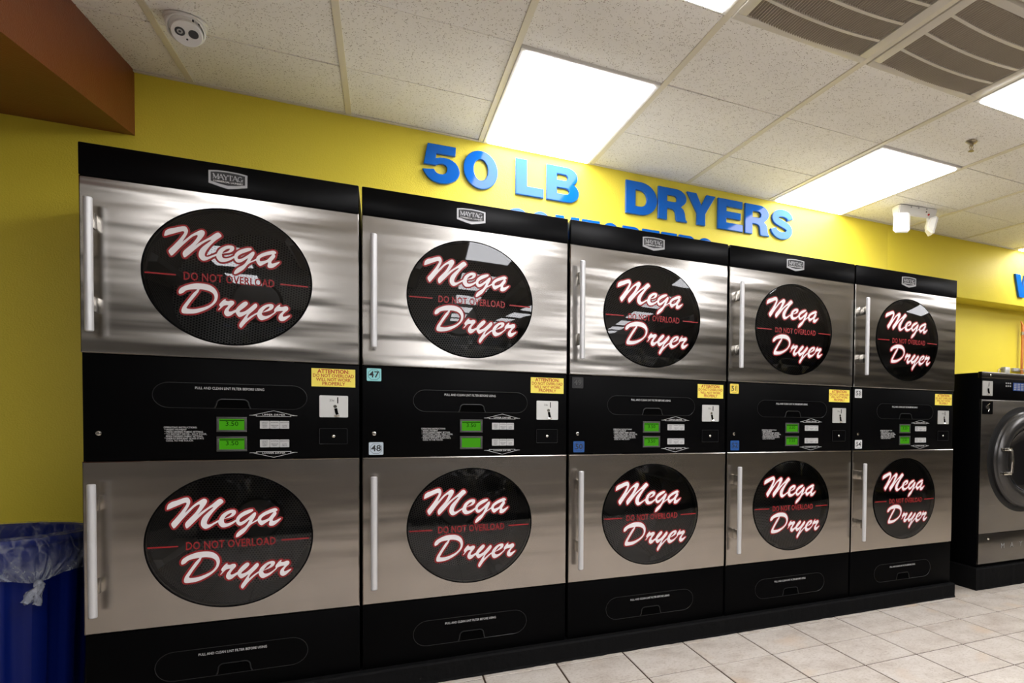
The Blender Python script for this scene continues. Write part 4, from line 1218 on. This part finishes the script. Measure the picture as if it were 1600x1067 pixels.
dryer(4, 'rightmost stacked steel dryer, next to the washer, with white number stickers', [('53', 'white', *NU), ('54', 'white', *NL)], ('3.50', '3.50'))

# black plinth under the dryers, with a rough lower lip
def plinth_mesh(x0, x1, yf, yb, h, seed):
    rnd = random.Random(seed)
    mb = MB()
    N = int((x1 - x0) / 0.03)
    prof_top = []
    vs, fs = [], []
    for k in range(N + 1):
        x = x0 + (x1 - x0) * k / N
        j = rnd.uniform(-0.002, 0.002)
        vs += [(x, yf - 0.004 + rnd.uniform(-.003, .003), 0), (x, yf + j, 0.012), (x, yf + j, h - 0.010), (x, yf + 0.005 + j, h - 0.001 + rnd.uniform(-.002, .001)), (x, yf + 0.020, h), (x, yb, h), (x, yb, 0)]
    m = 7
    for k in range(N):
        for e in range(m):
            fs.append([k * m + e, k * m + (e + 1) % m, (k + 1) * m + (e + 1) % m, (k + 1) * m + e])
    fs += [list(range(m))[::-1], [N * m + e for e in range(m)]]
    mb.add(vs, fs, M_PLINTH)
    return mb
plinth_mesh(-0.01, 5 * W + 0.006, -0.030, 0.75, ZP, 3).obj('dryer_plinth', label='long black painted plinth under the row of dryers', cat='plinth')

# ================================================================== WASHER
WX0, WX1, WY = 4.452, 5.338, 0.036
WZP, WZT = 0.150, 1.493
plinth_mesh(WX0 - 0.03, 6.6, WY - 0.02, YR - 0.01, WZP, 5).obj('washer_plinth', label='black painted plinth under the washer', cat='plinth')
washer_root = t = thing('washer', 'steel front-loading washer at the right edge, beside the dryers', 'washing machine', (WX0, WY, 0))
ww = WX1 - WX0
cab = MB()
cab.box(0, ww, 0.012, 0.30, WZP, 1.488, M_BLACK, 0.004)
cab.box(0.003, ww - 0.003, 0.303, 0.93, WZP, 1.482, M_BLACK, 0.004)
cab.obj('cabinet', t)
MB().box(-0.002, ww + 0.002, -0.006, 0.03, 1.449, WZT, M_STEEL_W, 0.004).obj('top_trim', t)
MB().lathe([(0, -0.013), (0.006, -0.013), (0.009, -0.007)], M_CHROME, 'Y', 14, (0.085, 0, 1.471)).obj('trim_lock', t)
MB().box(0.002, ww - 0.002, 0.0, 0.02, 1.306, 1.448, M_PANEL, 0.002).obj('control_panel', t)
MB().box(0.002, ww - 0.002, -0.004, 0.02, 0.381, 1.302, M_STEEL_W, 0.003).obj('front_panel', t)
lp = MB().box(0.002, ww - 0.002, -0.004, 0.02, 0.172, 0.378, M_STEEL_W, 0.003).obj('lower_panel', t)
for k, ch in enumerate('MAYTAG'):
    text(lp, ch, 0.243 + k * 0.094, -0.0052, 0.282, 0.052, M_BADGE, bold=-0.0002)
MB().lathe([(0, -0.009), (0.005, -0.009), (0.008, -0.004)], M_CHROME, 'Y', 12, (0.098, 0, 0.341)).obj('panel_screw', t)
cp = MB().plate(rrect(0.010, 0.108, 1.330, 1.430, 0.004), -0.004, 0.002, M_COIN).obj('coin_plate', t)
MB().box(0.068, 0.0715, -0.0048, -0.002, 1.395, 1.422, M_VOID).obj('coin_slot', cp)
MB().tube([(0.062, -0.006, 1.380), (0.066, -0.006, 1.360), (0.071, -0.006, 1.345)], 0.006, M_VOID, 8).tube([(0.058, -0.007, 1.341), (0.082, -0.007, 1.341)], 0.004, M_CHROME, 8).obj('coin_return', cp)
cb = MB().plate(rrect(0.010, 0.108, 1.204, 1.292, 0.004), -0.009, -0.002, M_PANEL).obj('coin_box', t)
MB().lathe([(0, -0.017), (0.013, -0.017), (0.015, -0.009)], M_CHROME, 'Y', 16, (0.052, 0, 1.252)).obj('box_lock', cb)
MB().tube([(0.072, -0.012, 1.276), (0.045, -0.013, 1.262), (0.070, -0.012, 1.238), (0.060, -0.012, 1.220)], 0.004, M_CHROME, 8).obj('box_latch', cb)
for r in range(2):
    for c in range(3):
        MB().plate(rrect(-0.006, 0.006, -0.005, 0.005, 0.002), -0.002, 0.001, M_GREYBOX).obj('key', t, loc=(0.246 + c * 0.021, 0, 1.402 + r * 0.020))
M_WLCD = mat('washer_display_blue', (0.01, 0.03, 0.10, 1), 0.3, emit=(0.02, 0.07, 0.30, 1), emit_s=0.5)
ds = MB().plate(rrect(0.318, 0.430, 1.372, 1.428, 0.003), -0.003, 0.002, M_WLCD).obj('display', t)
for r in range(4):
    for c in range(3):
        MB().plate(rrect(-0.013, 0.013, -0.0035, 0.0035, 0.001), -0.0042, -0.002, M_GREYBOX).obj('display_line', ds, loc=(0.336 + c * 0.036, 0, 1.381 + r * 0.0125))
# porthole: black surround, steel ring, dark glass bowl, chrome handle
RC = (0.443, 0.888)
MB().lathe([(0.335, -0.0045), (0.376, -0.0048), (0.378, -0.001)], M_RUBBER, 'Y', 72, (RC[0], 0, RC[1])).obj('door_surround', t)
dn = MB().lathe([(0.338, -0.004), (0.340, -0.030), (0.332, -0.042), (0.318, -0.046)], M_DARKSTEEL, 'Y', 72, (RC[0], 0, RC[1]))
dn.lathe([(0.318, -0.046), (0.300, -0.062), (0.265, -0.070), (0.242, -0.066), (0.228, -0.052), (0.224, -0.030)], M_DARKSTEEL, 'Y', 72, (RC[0], 0, RC[1]))
door = dn.obj('door', t)
MB().lathe([(0.228, -0.045), (0.212, -0.026), (0.180, -0.013), (0.120, -0.0085), (0.0001, -0.0075)], MATS['lens_black_glass'], 'Y', 56, (RC[0], 0, RC[1])).obj('door_glass', door)
hx = RC[0] - 0.250
hb = MB()
hx -= 0.012
hb.tube([(hx + 0.030, -0.060, RC[1] + 0.075), (hx + 0.020, -0.100, RC[1] + 0.066), (hx + 0.024, -0.104, RC[1]), (hx + 0.020, -0.100, RC[1] - 0.080), (hx + 0.030, -0.060, RC[1] - 0.090)], 0.0115, M_CHROME, 12)
hb.box(hx - 0.040, hx + 0.040, -0.090, -0.056, RC[1] + 0.066, RC[1] + 0.086, M_CHROME, 0.004)
hb.box(hx - 0.040, hx + 0.040, -0.090, -0.056, RC[1] - 0.100, RC[1] - 0.080, M_CHROME, 0.004)
hb.obj('door_handle', door)

# unseen washer row added across the aisle, darkens what the steel doors mirror
def copy_tree(o, parent=None):
    c = o.copy(); COL.objects.link(c); c.parent = parent
    for ch in [x for x in bpy.data.objects if x.parent == o]:
        copy_tree(ch, c)
    return c
YROW = -4.7
for k in range(10):
    c = copy_tree(washer_root)
    c.location = (-0.9 + (k + 1) * (ww + 0.004), YROW, 0); c.rotation_euler = (0, 0, math.pi)
    c['label'] = 'washer in the unseen facing row, added to darken reflections in the dryers'
    c['group'] = 'added facing row of washers outside the picture'
plinth_mesh(0.9, 9.9, 0.0, 0.95, WZP, 9).obj('facing_plinth', loc=(9.0, YROW + 0.02, 0), rot=(0, 0, math.pi), label='black plinth under the added facing row of washers, outside the picture', cat='plinth')

# copper pipe and boxes on the recessed wall behind the washer
t = thing('copper_pipe', 'orange copper water pipe on the recessed yellow wall behind the washer', 'pipe', (5.985, YR, 0))
MB().tube([(0, -0.05, 0.9), (0, -0.05, 1.98)], 0.013, M_COPPER, 14).obj('riser', t)
MB().tube([(0, -0.05, 1.97), (0.0, -0.05, 2.0), (-0.006, -0.05, 2.035), (-0.020, -0.045, 2.07)], [0.016, 0.016, 0.011, 0.006], M_COPPER, 12).obj('elbow', t)
MB().tube([(0, -0.05, 1.945), (0, -0.05, 1.975)], 0.018, M_BRASS, 14).obj('coupling', t)
cl = MB().box(-0.085, 0.10, -0.030, 0.0, 1.615, 1.645, M_GREYBOX, 0.003).obj('strut', t)
MB().tube([(-0.018, -0.03, 1.63), (-0.018, -0.06, 1.63), (0, -0.072, 1.63), (0.018, -0.06, 1.63), (0.018, -0.03, 1.63)], 0.004, M_CHROME, 8).obj('pipe_clamp', cl)
t = thing('outlet_box', 'small grey electrical box on the wall behind the washer top', 'electrical box', (5.80, YR, 1.585))
MB().box(-0.035, 0.035, -0.045, 0, 0, 0.062, M_GREYBOX, 0.004).obj('box_body', t)
MB().box(-0.031, 0.031, -0.049, -0.045, 0.004, 0.058, M_COIN, 0.001).obj('cover_plate', t)
MB().tube([(-0.045, -0.025, 0.04), (-0.075, -0.025, 0.045), (-0.095, -0.028, 0.03), (-0.10, -0.03, 0.0)], 0.006, M_BRASS, 8).obj('conduit_stub', t)

# ================================================================== TRASH CAN with liner
TC = Vector((-0.338, 0.36, 0))
can = thing('trash_can', 'dark blue plastic trash can at the left edge beside the first dryer', 'trash can', TC)
RT, RB, HT = 0.262, 0.236, 0.690
def can_mesh():
    n = 144
    vs, fs = [], []
    def rad(a, h, inner):
        r = RB + (RT - RB) * (h / HT) - 0.010
        if not inner and h < HT - 0.09:
            s = math.sin(a * 14)
            r += 0.006 * max(-1, min(1, s * 2.5))
        return r - (0.008 if inner else 0)
    levels = [(0.0, False), (0.05, False), (0.3, False), (HT - 0.10, False), (HT - 0.085, False), (HT - 0.03, False)]
    prof = []
    for h, inn in levels:
        prof.append([(rad(2 * math.pi * k / n, h, inn), h) for k in range(n)])
    for rr, h in ((RT - 0.004, HT - 0.030), (RT + 0.002, HT - 0.018), (RT, HT - 0.003), (RT - 0.008, HT), (RT - 0.018, HT - 0.006)):
        prof.append([(rr, h)] * n)
    for h in (HT - 0.1, 0.3, 0.02):
        prof.append([(rad(0, h, True), h)] * n)
    prof.append([(0.001, 0.02)] * n)
    for ring in prof:
        for k, (r, h) in enumerate(ring):
            a = 2 * math.pi * k / n
            vs.append((r * math.cos(a), r * math.sin(a), h))
    for i in range(len(prof) - 1):
        for k in range(n):
            k2 = (k + 1) % n
            fs.append([i * n + k, i * n + k2, (i + 1) * n + k2, (i + 1) * n + k])
    fs.append(list(range(n))[::-1])
    return MB().add(vs, fs, M_CAN, True)
can_mesh().obj('can_body', can)
# liner: film folded over the rim, gathered towards a knot on the side facing the room
KA = math.radians(-50)
KZ = 0.535
def liner():
    rnd = random.Random(11)
    n, m = 260, 16
    vs, fs, film = [], [], []
    ph = [rnd.uniform(0, 6.28) for _ in range(8)]
    def wr(a, t):
        return (math.sin(a * 23 + ph[0] + 3 * t) * 0.5 + math.sin(a * 41 + ph[1] - 5 * t) * 0.3 + math.sin(a * 67 + ph[2] + 4 * t) * 0.2)
    for j in range(m + 1):
        t = j / m
        for k in range(n):
            a = 2 * math.pi * k / n
            da = (a - KA + math.pi) % (2 * math.pi) - math.pi
            near = math.exp(-(da / 0.75) ** 2)
            # hem: hangs lowest at the knot, rides higher on the far right
            hem = 0.585 - 0.03 * math.cos(da * 0.5) + 0.018 * math.sin(a * 5 + ph[3])
            hem = hem * (1 - near) + KZ * near
            if t < 0.25:                       # inside the can
                s = t / 0.25
                r = RT - 0.030 - 0.010 * (1 - s) + 0.004 * wr(a, t); z = 0.50 + (HT + 0.002 - 0.50) * s
            elif t < 0.38:                     # over the rim
                s = (t - 0.25) / 0.13
                r = RT - 0.022 + 0.032 * s; z = HT + 0.006 + 0.004 * math.sin(s * math.pi) - 0.008 * s
            else:
                s = (t - 0.38) / 0.62
                pull = s ** 1.5 * 0.80
                if abs(da) < 1.05:
                    a = KA + da * (1 - pull * (1 - (abs(da) / 1.05) ** 2) ** 1.0)
                r = RT + 0.010 + 0.012 * math.sin(s * math.pi) * (1 + 0.5 * wr(a + da, t)) + 0.006 * wr(da * 1.7, t) * s + 0.010 * near * s
                z = (HT - 0.002) + (hem - HT) * s
            vs.append((r * math.cos(a), r * math.sin(a), z))
            f = 0.0 + 0.09 * max(0, wr(da * 1.3, t * 2)) ** 2
            if t >= 0.38:
                s_ = (t - 0.38) / 0.62
                f += 0.38 * near * s_ ** 2.2 + (0.12 if t > 0.94 else 0) + 0.02 + 0.22 * s_ * max(0, math.sin(da * 26 + ph[4])) ** 3
            if 0.25 <= t < 0.38: f += 0.04
            film.append(min(0.9, f))
    for j in range(m):
        for k in range(n):
            k2 = (k + 1) % n
            fs.append([j * n + k, j * n + k2, (j + 1) * n + k2, (j + 1) * n + k])
    me = MB().add(vs, fs, M_FILM, True).mesh('liner_film')
    at = me.attributes.new('film', 'FLOAT', 'POINT')
    for i, v in enumerate(film): at.data[i].value = v
    return me
ln = thing('trash_liner', 'clear plastic liner folded over the blue can and tied in a knot', 'bin liner', TC)
link('liner_film', liner(), ln)
def film_obj(mb, name, v):
    me = mb.mesh(name)
    at = me.attributes.new('film', 'FLOAT', 'POINT')
    for d in at.data: d.value = v
    return link(name, me, ln)
kx, ky = (RT + 0.035) * math.cos(KA), (RT + 0.035) * math.sin(KA)
kp = Vector((kx, ky, KZ - 0.004))
bm = bmesh.new(); bmesh.ops.create_icosphere(bm, subdivisions=3, radius=0.014)
rnd = random.Random(4)
for v in bm.verts:
    v.co *= 1 + 0.22 * math.sin(v.co.x * 300 + 1) * math.sin(v.co.z * 260)
    v.co.z *= 1.15
    v.co += kp
_m = MB(); _m.bm(bm, M_FILM, True)
film_obj(_m, 'knot', 0.65)
tg = Vector((-math.sin(KA), math.cos(KA), 0))
for sgn, ln_, w in ((-1, 0.060, 0.016), (-0.30, 0.072, 0.013)):
    pts = []; rr = []
    for k in range(9):
        s = k / 8
        pts.append(kp + tg * (sgn * 0.045 * s + 0.004 * math.sin(s * 9)) + Vector((0.010 * math.cos(KA), 0.010 * math.sin(KA), -ln_ * s)))
        rr.append(0.005 + w * s * (1 - s) * 1.2 + 0.006 * s)
    tm = MB().tube(pts, rr, M_FILM, 14)
    tm.v = [(x + rnd.uniform(-.0022, .0022), y + rnd.uniform(-.0022, .0022), z + rnd.uniform(-.003, .003)) for x, y, z in tm.v]
    film_obj(tm, 'knot_tail', 0.45)
